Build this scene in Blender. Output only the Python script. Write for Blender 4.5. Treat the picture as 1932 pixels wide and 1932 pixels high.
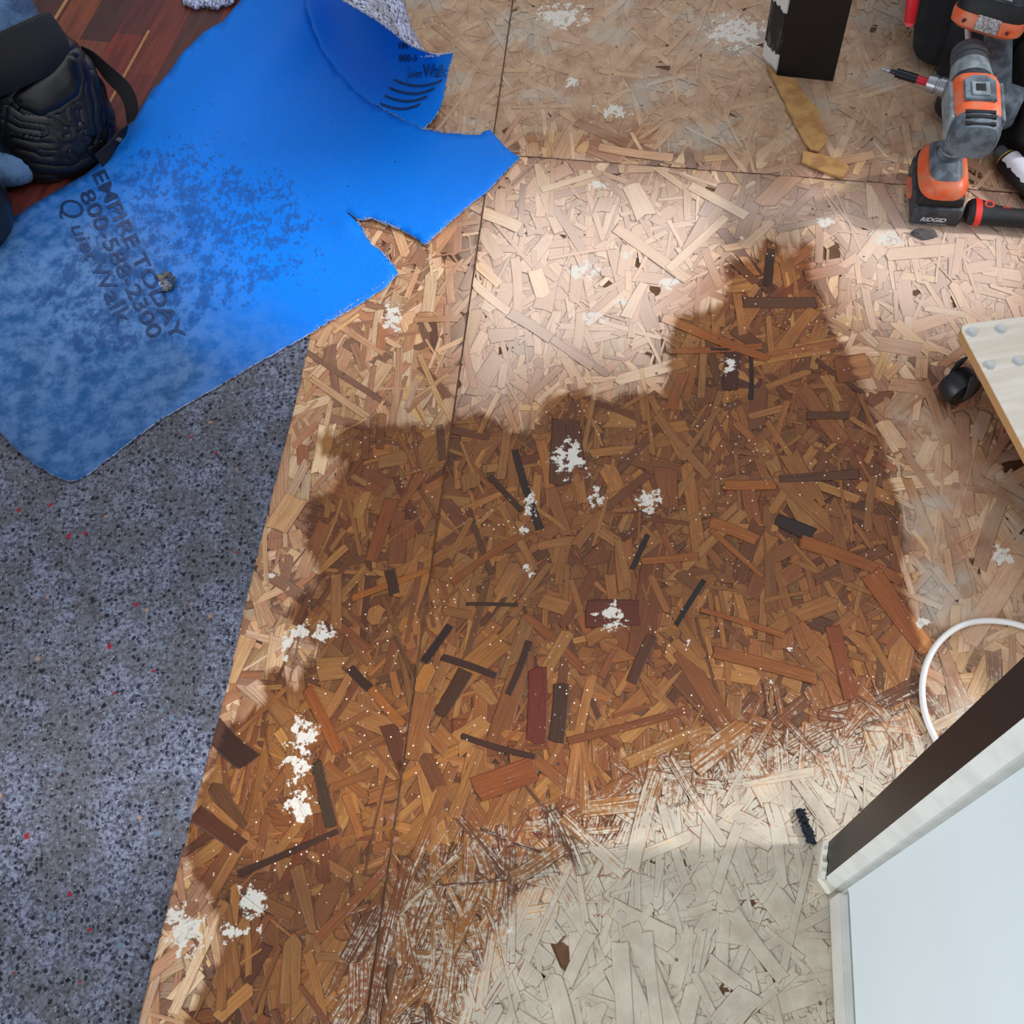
import bpy, bmesh, math, random
import numpy as np
from mathutils import Vector, Matrix, noise
from mathutils.geometry import delaunay_2d_cdt
random.seed(7)
for o in list(bpy.data.objects): bpy.data.objects.remove(o)
S = bpy.context.scene; COL = S.collection
# ------------------------------------------------------------------ camera
F = 2000.0; NAD = (1130.0, 2000.0); H = 1.3
dn = np.array([NAD[0]-966, -(NAD[1]-966), -F]); dn /= np.linalg.norm(dn)
Zc = -dn; fw = np.array([0, 0, -1.0]); Yc = fw-(fw@Zc)*Zc; Yc /= np.linalg.norm(Yc); Xc = np.cross(Yc, Zc)
R = np.array([Xc, Yc, Zc])
cam_d = bpy.data.cameras.new('camera'); cam_o = bpy.data.objects.new('camera', cam_d); COL.objects.link(cam_o)
M4 = Matrix([list(R[i])+[0] for i in range(3)]+[[0, 0, 0, 1]]); M4.translation = (0, 0, H)
cam_o.matrix_world = M4
cam_d.sensor_width = 36; cam_d.sensor_fit = 'HORIZONTAL'; cam_d.lens = 36*F/1932; cam_d.clip_start = .02
S.camera = cam_o
def P(px, py, z=0.0):
    d = R@np.array([px-966, -(py-966), -F]); t = (H-z)/-d[2]
    return Vector((d[0]*t, d[1]*t, H+d[2]*t))
def Qn(pts):
    c = (np.asarray(pts)-np.array([0, 0, H]))@R
    return np.stack([966+F*c[:, 0]/-c[:, 2], 966-F*c[:, 1]/-c[:, 2]], 1)
# ------------------------------------------------------------------ light
W = bpy.data.worlds.new('world'); S.world = W; W.use_nodes = True
wn = W.node_tree; wn.nodes.clear()
wo = wn.nodes.new('ShaderNodeOutputWorld'); bg = wn.nodes.new('ShaderNodeBackground')
tc = wn.nodes.new('ShaderNodeTexCoord'); dp = wn.nodes.new('ShaderNodeVectorMath'); dp.operation = 'DOT_PRODUCT'
dp.inputs[1].default_value = (.80, .0, .60)
cr = wn.nodes.new('ShaderNodeValToRGB')
cr.color_ramp.elements[0].position = 0.0; cr.color_ramp.elements[0].color = (.17, .18, .21, 1)
cr.color_ramp.elements[1].position = 1.0; cr.color_ramp.elements[1].color = (1.45, 1.5, 1.58, 1)
e = cr.color_ramp.elements.new(.5); e.color = (.74, .76, .80, 1)
wn.links.new(tc.outputs['Generated'], dp.inputs[0]); wn.links.new(dp.outputs['Value'], cr.inputs[0])
wn.links.new(cr.outputs[0], bg.inputs[0]); wn.links.new(bg.outputs[0], wo.inputs[0]); bg.inputs[1].default_value = 1.0
sl = bpy.data.lights.new('sun', 'SUN'); so = bpy.data.objects.new('sun', sl); COL.objects.link(so)
SUND = Vector((-.985, .125, -.70)).normalized()
so.rotation_euler = SUND.to_track_quat('-Z', 'Y').to_euler(); sl.energy = 2.3; sl.angle = math.radians(5); sl.color = (.98, .98, 1.0)
al = bpy.data.lights.new('wall_fill_light', 'AREA'); ao = bpy.data.objects.new('wall_fill_light', al); COL.objects.link(ao)  # added fill lamp at the left that brightens the wall face
al.shape = 'RECTANGLE'; al.size = 1.2; al.size_y = .9; al.energy = 9.5; al.spread = math.radians(70); al.color = (.90, .96, 1.0)
ao.location = (-2.3, -.6, .95); ao.rotation_euler = (Vector((.5, -.25, .45))-Vector(ao.location)).to_track_quat('-Z', 'Y').to_euler()
S.view_settings.view_transform = 'Standard'; S.view_settings.look = 'None'; S.view_settings.gamma = 1
S.view_settings.use_curve_mapping = False; S.view_settings.exposure = 0.32
# ------------------------------------------------------------------ helpers
def srgb(r, g, b):
    f = lambda c: (c/255/12.92) if c/255 <= .04045 else ((c/255+.055)/1.055)**2.4
    return (f(r), f(g), f(b), 1)
class NT:
    def __init__(s, name):
        s.m = bpy.data.materials.new(name); s.m.use_nodes = True; s.t = s.m.node_tree
        s.b = s.t.nodes['Principled BSDF']
    def n(s, ty, **k):
        nd = s.t.nodes.new('ShaderNode'+ty)
        for a, v in k.items():
            if a == 'op': nd.operation = v
            else: setattr(nd, a, v)
        return nd
    def l(s, a, b): s.t.links.new(a, b)
    def val(s, x, sock):
        if hasattr(x, 'links') or hasattr(x, 'is_linked'): s.l(x, sock)
        else: sock.default_value = x
    def math(s, op, a, b=0.0, c=None, clamp=False):
        nd = s.n('Math', op=op); nd.use_clamp = clamp; s.val(a, nd.inputs[0]); s.val(b, nd.inputs[1])
        if c is not None: s.val(c, nd.inputs[2])
        return nd.outputs[0]
    def mix(s, f, a, b, bt='MIX'):
        nd = s.n('Mix', data_type='RGBA', blend_type=bt); s.val(f, nd.inputs[0]); s.val(a, nd.inputs[6]); s.val(b, nd.inputs[7]); return nd.outputs[2]
    def step(s, x, lo, hi):
        nd = s.n('MapRange', interpolation_type='SMOOTHSTEP'); s.val(x, nd.inputs[0]); s.val(lo, nd.inputs[1]); s.val(hi, nd.inputs[2]); return nd.outputs[0]
    def attr(s, n): nd = s.n('Attribute'); nd.attribute_name = n; return nd
    def geo(s): return s.n('NewGeometry').outputs['Position']
    def obj(s): return s.n('TexCoord').outputs['Object']
    def noise(s, vec, scale, det=3, rough=.55, sc3=None):
        if sc3:
            mp = s.n('Mapping'); mp.inputs['Scale'].default_value = sc3; s.l(vec, mp.inputs[0]); vec = mp.outputs[0]
        nd = s.n('TexNoise'); nd.inputs['Scale'].default_value = scale; nd.inputs['Detail'].default_value = det
        nd.inputs['Roughness'].default_value = rough; s.l(vec, nd.inputs['Vector']); return nd
    def vor(s, vec, scale, feat='F1', rnd=1.0):
        nd = s.n('TexVoronoi'); nd.feature = feat; nd.inputs['Scale'].default_value = scale; nd.inputs['Randomness'].default_value = rnd
        s.l(vec, nd.inputs['Vector']); return nd
    def bump(s, h, st=.3, d=.002):
        nd = s.n('Bump'); nd.inputs['Strength'].default_value = st; nd.inputs['Distance'].default_value = d; s.l(h, nd.inputs['Height']); s.l(nd.outputs[0], s.b.inputs['Normal'])
def simple(name, col, rough=.5, metal=0, nz=None, amt=.25, col2=None, bump=0):
    t = NT(name); c = srgb(*col)
    if nz:
        v = t.noise(t.obj(), nz, 4, .6).outputs[0]
        c2 = srgb(*col2) if col2 else tuple(x*(1-amt) for x in c[:3])+(1,)
        t.l(t.mix(t.step(v, .38, .64), c, c2), t.b.inputs['Base Color'])
        if bump: t.bump(v, bump, .001)
    else: t.b.inputs['Base Color'].default_value = c
    t.b.inputs['Roughness'].default_value = rough; t.b.inputs['Metallic'].default_value = metal
    return t.m
def link(name, me, mat=None, parent=None, smooth=False):
    o = bpy.data.objects.new(name, me); COL.objects.link(o)
    if mat:
        for m in (mat if isinstance(mat, (list, tuple)) else [mat]): me.materials.append(m)
    if parent: o.parent = parent
    if smooth:
        for p in me.polygons: p.use_smooth = True
    return o
def tag(o, label=None, cat=None, group=None, kind=None):
    if label: o['label'] = label
    if cat: o['category'] = cat
    if group: o['group'] = group
    if kind: o['kind'] = kind
    return o
def empty(name, label, cat, mat4=None, group=None):
    o = bpy.data.objects.new(name, None); COL.objects.link(o); o.empty_display_size = .03
    if mat4 is not None: o.matrix_world = mat4
    return tag(o, label, cat, group)
class B:
    """collects shapes into one mesh"""
    def __init__(s): s.bm = bmesh.new()
    def box(s, c, d, rot=None, bev=0, seg=2, taper=None):
        r = bmesh.ops.create_cube(s.bm, size=1); vs = r['verts']
        for v in vs:
            v.co.x *= d[0]; v.co.y *= d[1]; v.co.z *= d[2]
            if taper and v.co.z > 0: v.co.x *= taper[0]; v.co.y *= taper[1]
        if bev:
            es = list({e for v in vs for e in v.link_edges})
            r2 = bmesh.ops.bevel(s.bm, geom=es, offset=bev, segments=seg, affect='EDGES', profile=.5)
            vs = list({v for f in r2['faces'] for v in f.verts} | {v for v in vs if v.is_valid})
            seen = set(vs); st = list(vs)
            while st:
                v = st.pop()
                for e_ in v.link_edges:
                    w = e_.other_vert(v)
                    if w not in seen: seen.add(w); st.append(w)
            vs = list(seen)
        m = Matrix.Translation(Vector(c)) @ (rot.to_4x4() if rot is not None else Matrix())
        for v in vs: v.co = m @ v.co
        return s
    def rings(s, rings, cap=True, close=True):
        prev = None; allr = []
        for r in rings:
            vs = [s.bm.verts.new(p) for p in r]; allr.append(vs)
            if prev:
                n = len(vs)
                for i in range(n if close else n-1):
                    try: s.bm.faces.new((prev[i], prev[(i+1) % n], vs[(i+1) % n], vs[i]))
                    except ValueError: pass
            prev = vs
        if cap and close: s.bm.faces.new(allr[0][::-1]); s.bm.faces.new(allr[-1])
        return s
    def tube(s, pts, rads, n=12, flat=1.0, up=Vector((0, 0, 1)), cap=True):
        pts = [Vector(p) for p in pts]
        if not hasattr(rads, '__len__'): rads = [rads]*len(pts)
        rs = []
        for i, p in enumerate(pts):
            t = (pts[min(i+1, len(pts)-1)]-pts[max(i-1, 0)]).normalized()
            a = t.cross(up)
            if a.length < 1e-3: a = t.cross(Vector((0, 1, 0)))
            a.normalize(); b = a.cross(t).normalized()
            rs.append([p+(a*math.cos(q)+b*math.sin(q)*flat)*rads[i] for q in [2*math.pi*k/n for k in range(n)]])
        return s.rings(rs, cap)
    def prism(s, poly, z0, z1, bev=0):
        a = [s.bm.verts.new((x, y, z0)) for x, y in poly]; b = [s.bm.verts.new((x, y, z1)) for x, y in poly]; n = len(poly)
        fs = [s.bm.faces.new(a[::-1]), s.bm.faces.new(b)]
        for i in range(n): fs.append(s.bm.faces.new((a[i], a[(i+1) % n], b[(i+1) % n], b[i])))
        if bev: bmesh.ops.bevel(s.bm, geom=[e for e in fs[1].edges], offset=bev, segments=2, affect='EDGES')
        return s
    def xf(s, m):
        for v in s.bm.verts: v.co = m @ v.co
        return s
    def build(s, name, mat, parent=None, smooth=True, ang=38):
        bmesh.ops.recalc_face_normals(s.bm, faces=s.bm.faces)
        me = bpy.data.meshes.new(name); s.bm.to_mesh(me); s.bm.free()
        o = link(name, me, mat, parent, smooth)
        if smooth: me.set_sharp_from_angle(angle=math.radians(ang))
        return o
def sd_poly(pts, poly):
    """signed distance (positive inside) of Nx2 points to a polygon, in reference-grid units"""
    pts = np.asarray(pts, float); poly = np.asarray(poly, float); n = len(poly)
    d = np.full(len(pts), 1e9); ins = np.zeros(len(pts), bool)
    for i in range(n):
        a = poly[i]; b = poly[(i+1) % n]; ab = b-a
        t = np.clip(((pts-a)@ab)/(ab@ab+1e-9), 0, 1)
        d = np.minimum(d, np.hypot(*(pts-(a+t[:, None]*ab)).T))
        c = ((a[1] > pts[:, 1]) != (b[1] > pts[:, 1]))
        with np.errstate(divide='ignore', invalid='ignore'):
            xx = (b[0]-a[0])*(pts[:, 1]-a[1])/(b[1]-a[1]+1e-12)+a[0]
        ins ^= c & (pts[:, 0] < xx)
    return np.where(ins, d, -d)
def sd_line(pts, line):
    pts = np.asarray(pts, float); d = np.full(len(pts), 1e9)
    for a, b in zip(line[:-1], line[1:]):
        a = np.array(a, float); b = np.array(b, float); ab = b-a
        t = np.clip(((pts-a)@ab)/(ab@ab+1e-9), 0, 1); d = np.minimum(d, np.hypot(*(pts-(a+t[:, None]*ab)).T))
    return d
def ramp01(x, w): return np.clip(.5+x/(2*w), 0, 1)
# ------------------------------------------------------------------ OSB floor
STAIN = [(598, 822), (618, 806), (640, 830), (652, 800), (700, 806), (760, 800), (840, 806), (858, 790), (900, 778), (930, 790), (965, 815), (1005, 815), (1015, 780), (1035, 748), (1100, 738), (1150, 760), (1180, 742), (1250, 742), (1264, 690), (1262, 640), (1278, 596), (1335, 590), (1372, 565), (1366, 500), (1398, 486), (1425, 500), (1444, 446), (1470, 458), (1488, 490), (1512, 460), (1535, 462), (1528, 520), (1552, 565), (1562, 610), (1595, 660), (1612, 700), (1640, 760), (1668, 830), (1676, 900), (1700, 960), (1706, 1040), (1700, 1080), (1722, 1150), (1740, 1230), (1730, 1330), (1560, 1420), (1350, 1500), (1120, 1600), (960, 1700), (860, 1932), (800, 2100), (300, 2100), (330, 1960), (420, 1800), (400, 1700), (360, 1640), (352, 1570), (378, 1490), (400, 1440), (430, 1372), (500, 1330), (492, 1270), (530, 1262), (556, 1300), (580, 1250), (610, 1225), (560, 1190), (540, 1160), (575, 1110), (600, 1110), (592, 1050), (568, 1030), (578, 985), (590, 940), (630, 925), (655, 870), (600, 856)]
PAINT = [(1760, 1350), (1600, 1375), (1500, 1390), (1350, 1430), (1230, 1470), (1140, 1530), (1060, 1600), (960, 1680), (880, 1780), (820, 1900), (800, 2100), (2000, 2100), (2000, 1300)]
WORN = [(700, -200), (2200, -200), (2200, 260), (1650, 320), (1400, 330), (1200, 260), (1000, 260), (850, 300)]
WORN2 = [(1660, 760), (2100, 700), (2100, 1500), (1780, 1500), (1740, 1250), (1700, 1000)]
PALE = [(1000, 330), (1950, 380), (1950, 620), (1700, 640), (1620, 560), (1540, 430), (1380, 430), (1300, 560), (1240, 700), (1050, 700), (900, 760), (880, 560), (930, 380)]
SPOTS = [((1075, 865), 42, 45), ((1125, 940), 26, 26), ((1222, 945), 28, 34), ((1000, 950), 18, 30), ((992, 1000), 14, 14), ((1380, 690), 22, 20), ((1155, 1165), 34, 30), ((1300, 1215), 10, 10), ((1495, 1220), 18, 14), ((1446, 1293), 13, 9), ((570, 1195), 26, 26), ((545, 1210), 16, 28), ((610, 1192), 34, 22), ((575, 1380), 32, 36), ((560, 1440), 28, 60), ((565, 1520), 34, 40), ((350, 1760), 50, 60), ((330, 1730), 30, 36), ((480, 1700), 40, 40), ((440, 1760), 50, 20), ((1080, 155), 22, 12), ((1160, 210), 40, 16), ((1100, 510), 40, 22), ((1180, 480), 16, 10), ((1265, 535), 24, 16), ((1170, 570), 14, 12), ((1120, 600), 30, 16), ((1405, 450), 8, 8), ((960, 1752), 13, 14), ((1560, 420), 30, 14), ((1680, 450), 50, 20), ((1000, 1075), 22, 12), ((1740, 1180), 20, 16), ((1890, 1050), 26, 30), ((1060, 30), 60, 30), ((1390, 60), 70, 40), ((1130, 350), 26, 12), ((740, 600), 22, 40), ((540, 1245), 12, 14), ((510, 1085), 26, 8), ((430, 1120), 10, 8)]
seamA, seamB = P(968, 0), P(690, 1932); sd_ = (seamB-seamA).normalized(); snrm = Vector((-sd_.y, sd_.x, 0))
if snrm.x < 0: snrm = -snrm
crA, crB = P(975, 295), P(1650, 345); cd_ = (crB-crA).normalized(); cn = Vector((-cd_.y, cd_.x, 0))
rng = np.random.RandomState(5)
def osb():
    V = []; FC = []; tone = []; uv = []; lay = []
    cnt = 0
    allv = []
    PALw = [(222, 184, 142), (212, 170, 128), (198, 152, 116), (226, 194, 156), (205, 160, 122), (190, 142, 104), (216, 178, 146), (182, 130, 98), (158, 116, 90), (214, 172, 118)]
    idx = 0
    def flake(x, y, L, w, a, z, c, jag=1.0):
        nonlocal idx
        nu = max(3, int(L/.011)); nv = 2
        ca, sa = math.cos(a), math.sin(a)
        tx, ty = rng.normal(0, .0012), rng.normal(0, .004)
        base = len(V)
        side = 1 if ((Vector((x, y, 0))-seamA).dot(snrm) > 0) else -1
        cs = 1 if ((Vector((x, y, 0))-crA).dot(cn) > 0) else -1
        t0, t1 = rng.uniform(.7, 1, 2); bow = rng.normal(0, .012)*L; uo = rng.uniform(0, 50)
        end = rng.uniform(-1, 1, 6)*w*.25*jag
        for i in range(nu+1):
            u = i/nu
            ww = w*(t0+(t1-t0)*u)
            for j in range(nv+1):
                v = j/nv
                lx = (u-.5)*L+(end[j] if i == 0 else end[3+j] if i == nu else 0); ly = (v-.5)*ww+bow*(u*(1-u)*4-.5)
                X = x+lx*ca-ly*sa; Y = y+lx*sa+ly*ca
                dd = (X-seamA.x)*snrm.x+(Y-seamA.y)*snrm.y
                if dd*side < .0012: X += snrm.x*(side*.0012-dd); Y += snrm.y*(side*.0012-dd)
                if side > 0:
                    dd = (X-crA.x)*cn.x+(Y-crA.y)*cn.y
                    if dd*cs < .0008: X += cn.x*(cs*.0008-dd); Y += cn.y*(cs*.0008-dd)
                V.append((X, Y, z+tx*lx*.25+ty*ly*.5))
                uv.append((u*L+uo, v*w+uo*.37, u, v)); tone.append(c)
        for i in range(nu):
            for j in range(nv):
                p = base+i*(nv+1)+j; FC.append((p, p+nv+1, p+nv+2, p+1))
    for k in range(2600):
        x, y = rng.uniform(-.95, 1.15), rng.uniform(-.2, 2.15)
        if x < -.62+(y-.1)*.28-.06: continue
        c = np.array(srgb(*PALw[rng.randint(len(PALw))])[:3])*rng.uniform(.55, .9)
        flake(x, y, rng.uniform(.1, .2), rng.uniform(.03, .055), rng.uniform(0, math.pi), .0002+.0001*k/2600, tuple(c))
    N = 13500
    xs = rng.uniform(-.95, 1.15, N); ys = rng.uniform(-.2, 2.15, N)
    for k in range(N):
        x, y = xs[k], ys[k]
        if x < -.62+(y-.1)*.28-.06: continue
        L = np.clip(rng.gamma(4, .019), .02, .16); w = np.clip(rng.gamma(2.6, .0052), .0025, .034)
        if k < 900: w *= 1.6; L *= 1.3
        a = rng.uniform(0, math.pi) if rng.rand() < .55 else rng.normal(1.3, .4)
        c = PALw[rng.randint(len(PALw))]
        j_ = rng.normal(1, .06); c = srgb(*[min(255, v*j_) for v in c])[:3]
        q = rng.rand()
        if q < .035: c = tuple(np.array(c)*np.array((.42, .36, .34)))
        elif q < .13: c = tuple(np.array(c)*np.array((.72, .56, .48)))
        flake(x, y, L, w, a, .0003+.0011*k/N, c)
    # large distinctive strands seen in the board: (x0,y0,x1,y1,width,colour)
    SP = [(1015, 1262, 1012, 1400, 46, (150, 70, 48)), (1060, 1290, 1050, 1400, 30, (96, 72, 60)), (1110, 1158, 1206, 1156, 62, (140, 80, 58)), (1066, 790, 1056, 915, 46, (132, 96, 72)), (1465, 980, 1535, 1012, 34, (64, 42, 34)), (1365, 916, 1462, 916, 26, (232, 168, 96)), (1470, 905, 1620, 895, 22, (136, 100, 78)), (1340, 985, 1430, 1020, 26, (226, 164, 96)), (1510, 1020, 1705, 1095, 34, (216, 150, 84)), (970, 850, 1018, 1000, 14, (66, 48, 36)), (1080, 800, 1090, 880, 30, (130, 94, 70)), (1400, 572, 1540, 572, 26, (126, 100, 90)), (1192, 1075, 1222, 1010, 10, (58, 40, 30)), (1275, 1180, 1328, 1095, 12, (40, 26, 20)), (880, 1140, 978, 1142, 9, (88, 66, 46)), (665, 1130, 810, 1075, 17, (226, 166, 92)), (830, 1350, 880, 1265, 36, (104, 72, 48)), (835, 1240, 935, 1275, 18, (88, 56, 36)), (660, 1262, 698, 1300, 20, (84, 56, 32)), (400, 1372, 470, 1440, 46, (84, 52, 34)), (370, 1535, 460, 1600, 34, (122, 76, 48)), (450, 1650, 640, 1568, 15, (96, 70, 56)), (598, 1440, 625, 1560, 24, (96, 84, 76)), (1060, 1540, 1180, 1650, 30, (214, 180, 150)), (965, 1660, 1060, 1600, 40, (212, 178, 150)), (1240, 1450, 1190, 1640, 42, (220, 190, 160)), (1045, 1530, 1100, 1650, 26, (150, 118, 100)), (900, 1490, 1010, 1450, 60, (196, 130, 84)), (1640, 1080, 1750, 1230, 50, (214, 146, 84)), (1180, 1940, 1170, 1780, 40, (226, 204, 176)), (1240, 1940, 1220, 1760, 34, (226, 204, 176)), (1020, 360, 1120, 330, 18, (238, 208, 170)), (1260, 510, 1370, 410, 18, (236, 204, 166)), (1160, 430, 1300, 530, 26, (218, 176, 132)), (1190, 350, 1220, 410, 34, (236, 206, 172)), (1300, 350, 1410, 410, 22, (236, 206, 166)), (1340, 385, 1325, 408, 22, (132, 92, 92)), (1215, 535, 1180, 600, 20, (238, 210, 172)), (905, 400, 980, 430, 26, (232, 196, 150)), (960, 590, 1040, 640, 24, (160, 128, 104)), (1040, 640, 1120, 695, 20, (168, 128, 104)), (430, 1290, 470, 1200, 40, (210, 166, 118)), (520, 1000, 560, 940, 50, (214, 168, 120)), (850, 1100, 1000, 1000, 15, (200, 140, 84)), (740, 940, 700, 1060, 26, (190, 128, 76)), (1190, 1290, 1230, 1200, 22, (120, 84, 62)), (770, 1620, 700, 1900, 30, (178, 126, 88)), (1580, 700, 1640, 690, 60, (190, 130, 86)), (1250, 600, 1450, 680, 22, (216, 152, 92)), (1262, 665, 1440, 655, 16, (206, 142, 84)), (1340, 660, 1430, 662, 7, (60, 44, 34)), (1384, 660, 1376, 735, 30, (110, 62, 42)), (1417, 675, 1417, 755, 8, (60, 40, 28)), (1520, 785, 1600, 785, 22, (128, 92, 70)), (1210, 1060, 1320, 1050, 18, (220, 160, 92)), (1540, 1280, 1345, 1230, 30, (206, 150, 96)), (1455, 470, 1448, 540, 14, (76, 58, 50)), (735, 1075, 745, 1120, 22, (96, 66, 40)), (1000, 1210, 960, 1310, 16, (86, 54, 34)), (800, 1250, 850, 1180, 16, (60, 34, 22)), (1515, 30, 1500, 80, 20, (200, 180, 150)), (1340, 1000, 1440, 1090, 12, (218, 158, 96)), (1070, 1400, 1300, 1340, 20, (176, 122, 84)), (870, 1390, 1010, 1430, 15, (92, 62, 46)), (1320, 1150, 1480, 1200, 14, (212, 150, 90)), (1605, 1320, 1570, 1180, 30, (186, 118, 70)), (700, 1300, 760, 1370, 22, (220, 160, 96)), (925, 900, 985, 965, 12, (96, 62, 40)), (580, 1300, 640, 1420, 24, (206, 140, 84)), (1860, 780, 1840, 830, 26, (204, 168, 146)), (1130, 280, 1270, 300, 24, (228, 180, 138))]
    for k, (x0, y0, x1, y1, wp, c) in enumerate(SP):
        a, b = P(x0, y0), P(x1, y1); L = (b-a).length; m = (a+b)/2
        sc = L/max(1, math.hypot(x1-x0, y1-y0))
        flake(m.x, m.y, L, wp*sc, math.atan2((b-a).y, (b-a).x), .0016+.0003*k/len(SP), srgb(*c)[:3], .5)
    # substrate grid (what shows between strands) comes as plain slab
    nflake = len(FC)
    V = np.array(V); q = Qn(V)
    st = ramp01(sd_poly(q, STAIN), 26); pt = ramp01(sd_poly(q, PAINT), 200); pt = np.maximum(pt, .47*ramp01(sd_poly(q, [(760, 1560), (1100, 1460), (1200, 2100), (500, 2100), (600, 1780)]), 90))
    wo_ = np.maximum(ramp01(sd_poly(q, WORN), 110), .62*ramp01(sd_poly(q, WORN2), 50))
    sp = np.zeros(len(V))
    for (c, rx, ry) in SPOTS:
        r = np.hypot((q[:, 0]-c[0])/rx, (q[:, 1]-c[1])/ry); sp = np.maximum(sp, np.clip(1.15-.75*r, 0, .95))
    pale = ramp01(sd_poly(q, PALE), 60)
    me = bpy.data.meshes.new('floor')
    slab = [(-1.6, -1.2, -.02), (1.9, -1.2, -.02), (1.9, 2.9, -.02), (-1.6, 2.9, -.02), (-1.6, -1.2, 0), (1.9, -1.2, 0), (1.9, 2.9, 0), (-1.6, 2.9, 0)]
    n0 = len(V); sf = [(3, 2, 1, 0), (4, 5, 6, 7), (0, 1, 5, 4), (1, 2, 6, 5), (2, 3, 7, 6), (3, 0, 4, 7)]
    Fs = np.array(FC+[tuple(n0+i for i in f) for f in sf]); Va = np.vstack([V, np.array(slab)])
    me.vertices.add(len(Va)); me.vertices.foreach_set('co', Va.ravel()); me.loops.add(len(Fs)*4); me.loops.foreach_set('vertex_index', Fs.ravel())
    me.polygons.add(len(Fs)); me.polygons.foreach_set('loop_start', np.arange(0, len(Fs)*4, 4)); me.update(calc_edges=True)
    def ca(name, arr):
        a = me.color_attributes.new(name, 'FLOAT_COLOR', 'POINT'); full = np.zeros((len(Va), 4)); full[:len(arr), :arr.shape[1]] = arr; full[len(arr):, :3] = .06
        a.data.foreach_set('color', full.ravel())
    ca('tone', np.array(tone)); ca('mask', np.stack([st, pt, sp, wo_], 1)); ca('strand', np.array(uv)); ca('mask2', np.stack([pale, pale*0, pale*0], 1))
    t = NT('osb_strands')
    tn = t.attr('tone'); mk = t.attr('mask'); su = t.attr('strand')
    sep = t.n('SeparateColor'); t.l(mk.outputs['Color'], sep.inputs[0]); s2 = t.n('SeparateColor'); t.l(su.outputs['Color'], s2.inputs[0])
    comb = t.n('CombineXYZ'); t.l(s2.outputs[0], comb.inputs[0]); t.l(s2.outputs[1], comb.inputs[1])
    fib = t.noise(comb.outputs[0], 1, 4, .6, (18, 420, 1)).outputs[0]
    fib2 = t.noise(comb.outputs[0], 1, 3, .6, (5, 90, 1)).outputs[0]
    pos = t.geo()
    n1 = t.noise(pos, 26, 5, .62).outputs[0]; n2 = t.noise(pos, 210, 4, .7).outputs[0]; n3 = t.noise(pos, 7, 4, .6).outputs[0]; n4 = t.noise(pos, 620, 2, .6).outputs[0]
    # strand edge (thin dark rim, painted shadow between neighbouring strands)
    ev = t.math('ABSOLUTE', t.math('SUBTRACT', t.attr('strand').outputs['Alpha'], .5)); eu = t.math('ABSOLUTE', t.math('SUBTRACT', s2.outputs[2], .5))
    edge = t.math('MAXIMUM', t.step(ev, .455, .5), t.step(eu, .485, .5))
    base = t.mix(t.step(fib, .3, .72), tn.outputs['Color'], t.mix(1.0, tn.outputs['Color'], (.66, .56, .5, 1), 'MULTIPLY'))
    base = t.mix(t.math('MULTIPLY', t.step(fib2, .45, .75), .4), base, t.mix(1.0, base, (.72, .6, .52, 1), 'MULTIPLY'))
    base = t.mix(t.math('MULTIPLY', t.step(n2, .54, .70), .38), base, t.mix(1.0, base, (.58, .47, .42, 1), 'MULTIPLY'))
    base = t.mix(t.math('MULTIPLY', t.step(n1, .36, .62), .30), base, t.mix(1.0, base, (.80, .70, .66, 1), 'MULTIPLY'))
    m2 = t.n('SeparateColor'); t.l(t.attr('mask2').outputs['Color'], m2.inputs[0])
    base = t.mix(t.math('MULTIPLY', m2.outputs[0], .6), base, srgb(242, 218, 200))  # pale dry wood, with the sun patch's brightness painted in too
    # worn film of old glue and dirt at the far side
    wm = t.step(t.math('ADD', mk.outputs['Alpha'], t.math('MULTIPLY', t.math('SUBTRACT', n3, .5), 1.3)), .35, .75)
    wcol = t.mix(t.step(n1, .35, .7), srgb(196, 166, 138), srgb(172, 138, 110))
    wcol = t.mix(t.step(n3, .5, .62), wcol, srgb(186, 176, 160))
    base = t.mix(t.math('MULTIPLY', wm, .74), base, wcol)
    # damp stain
    sm_ = t.math('ADD', sep.outputs[0], t.math('ADD', t.math('MULTIPLY', t.math('SUBTRACT', n1, .5), .55), t.math('MULTIPLY', t.math('SUBTRACT', fib2, .5), .5)))
    smask = t.step(sm_, .30, .66)
    rim = t.math('MULTIPLY', t.step(sm_, .36, .56), t.math('SUBTRACT', 1.0, t.step(sm_, .62, 1.0)))
    wet = t.mix(1.0, base, (.47, .30, .12, 1), 'MULTIPLY')
    wet = t.mix(t.math('MULTIPLY', rim, .45), wet, t.mix(1.0, wet, (.55, .42, .35, 1), 'MULTIPLY'))
    wet = t.mix(t.math('MULTIPLY', t.step(n3, .42, .7), .35), wet, t.mix(1.0, wet, (.74, .7, .8, 1), 'MULTIPLY'))
    colr = t.mix(smask, base, wet)
    # painted shadow lines at the strand rims
    colr = t.mix(t.math('MULTIPLY', edge, t.math('SUBTRACT', .66, t.math('MULTIPLY', wm, .42))), colr, t.mix(1.0, colr, (.30, .2, .15, 1), 'MULTIPLY'))
    # white wash paint: lies on the tops, misses the cracks
    pr = t.math('ADD', sep.outputs[1], t.math('ADD', t.math('MULTIPLY', t.math('SUBTRACT', n1, .5), .8), t.math('ADD', t.math('MULTIPLY', t.math('SUBTRACT', n2, .5), 1.0), t.math('MULTIPLY', t.math('SUBTRACT', fib, .5), -1.1))))
    pr = t.math('SUBTRACT', pr, t.math('MULTIPLY', edge, .62)); pr = t.math('SUBTRACT', pr, t.math('MULTIPLY', t.step(fib, .5, .75), .22))
    pmask = t.step(pr, .40, .70)
    pcol = t.mix(t.step(n1, .3, .7), srgb(208, 200, 180), srgb(184, 172, 154))
    colr = t.mix(t.math('MULTIPLY', pmask, .92), colr, pcol)
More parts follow.
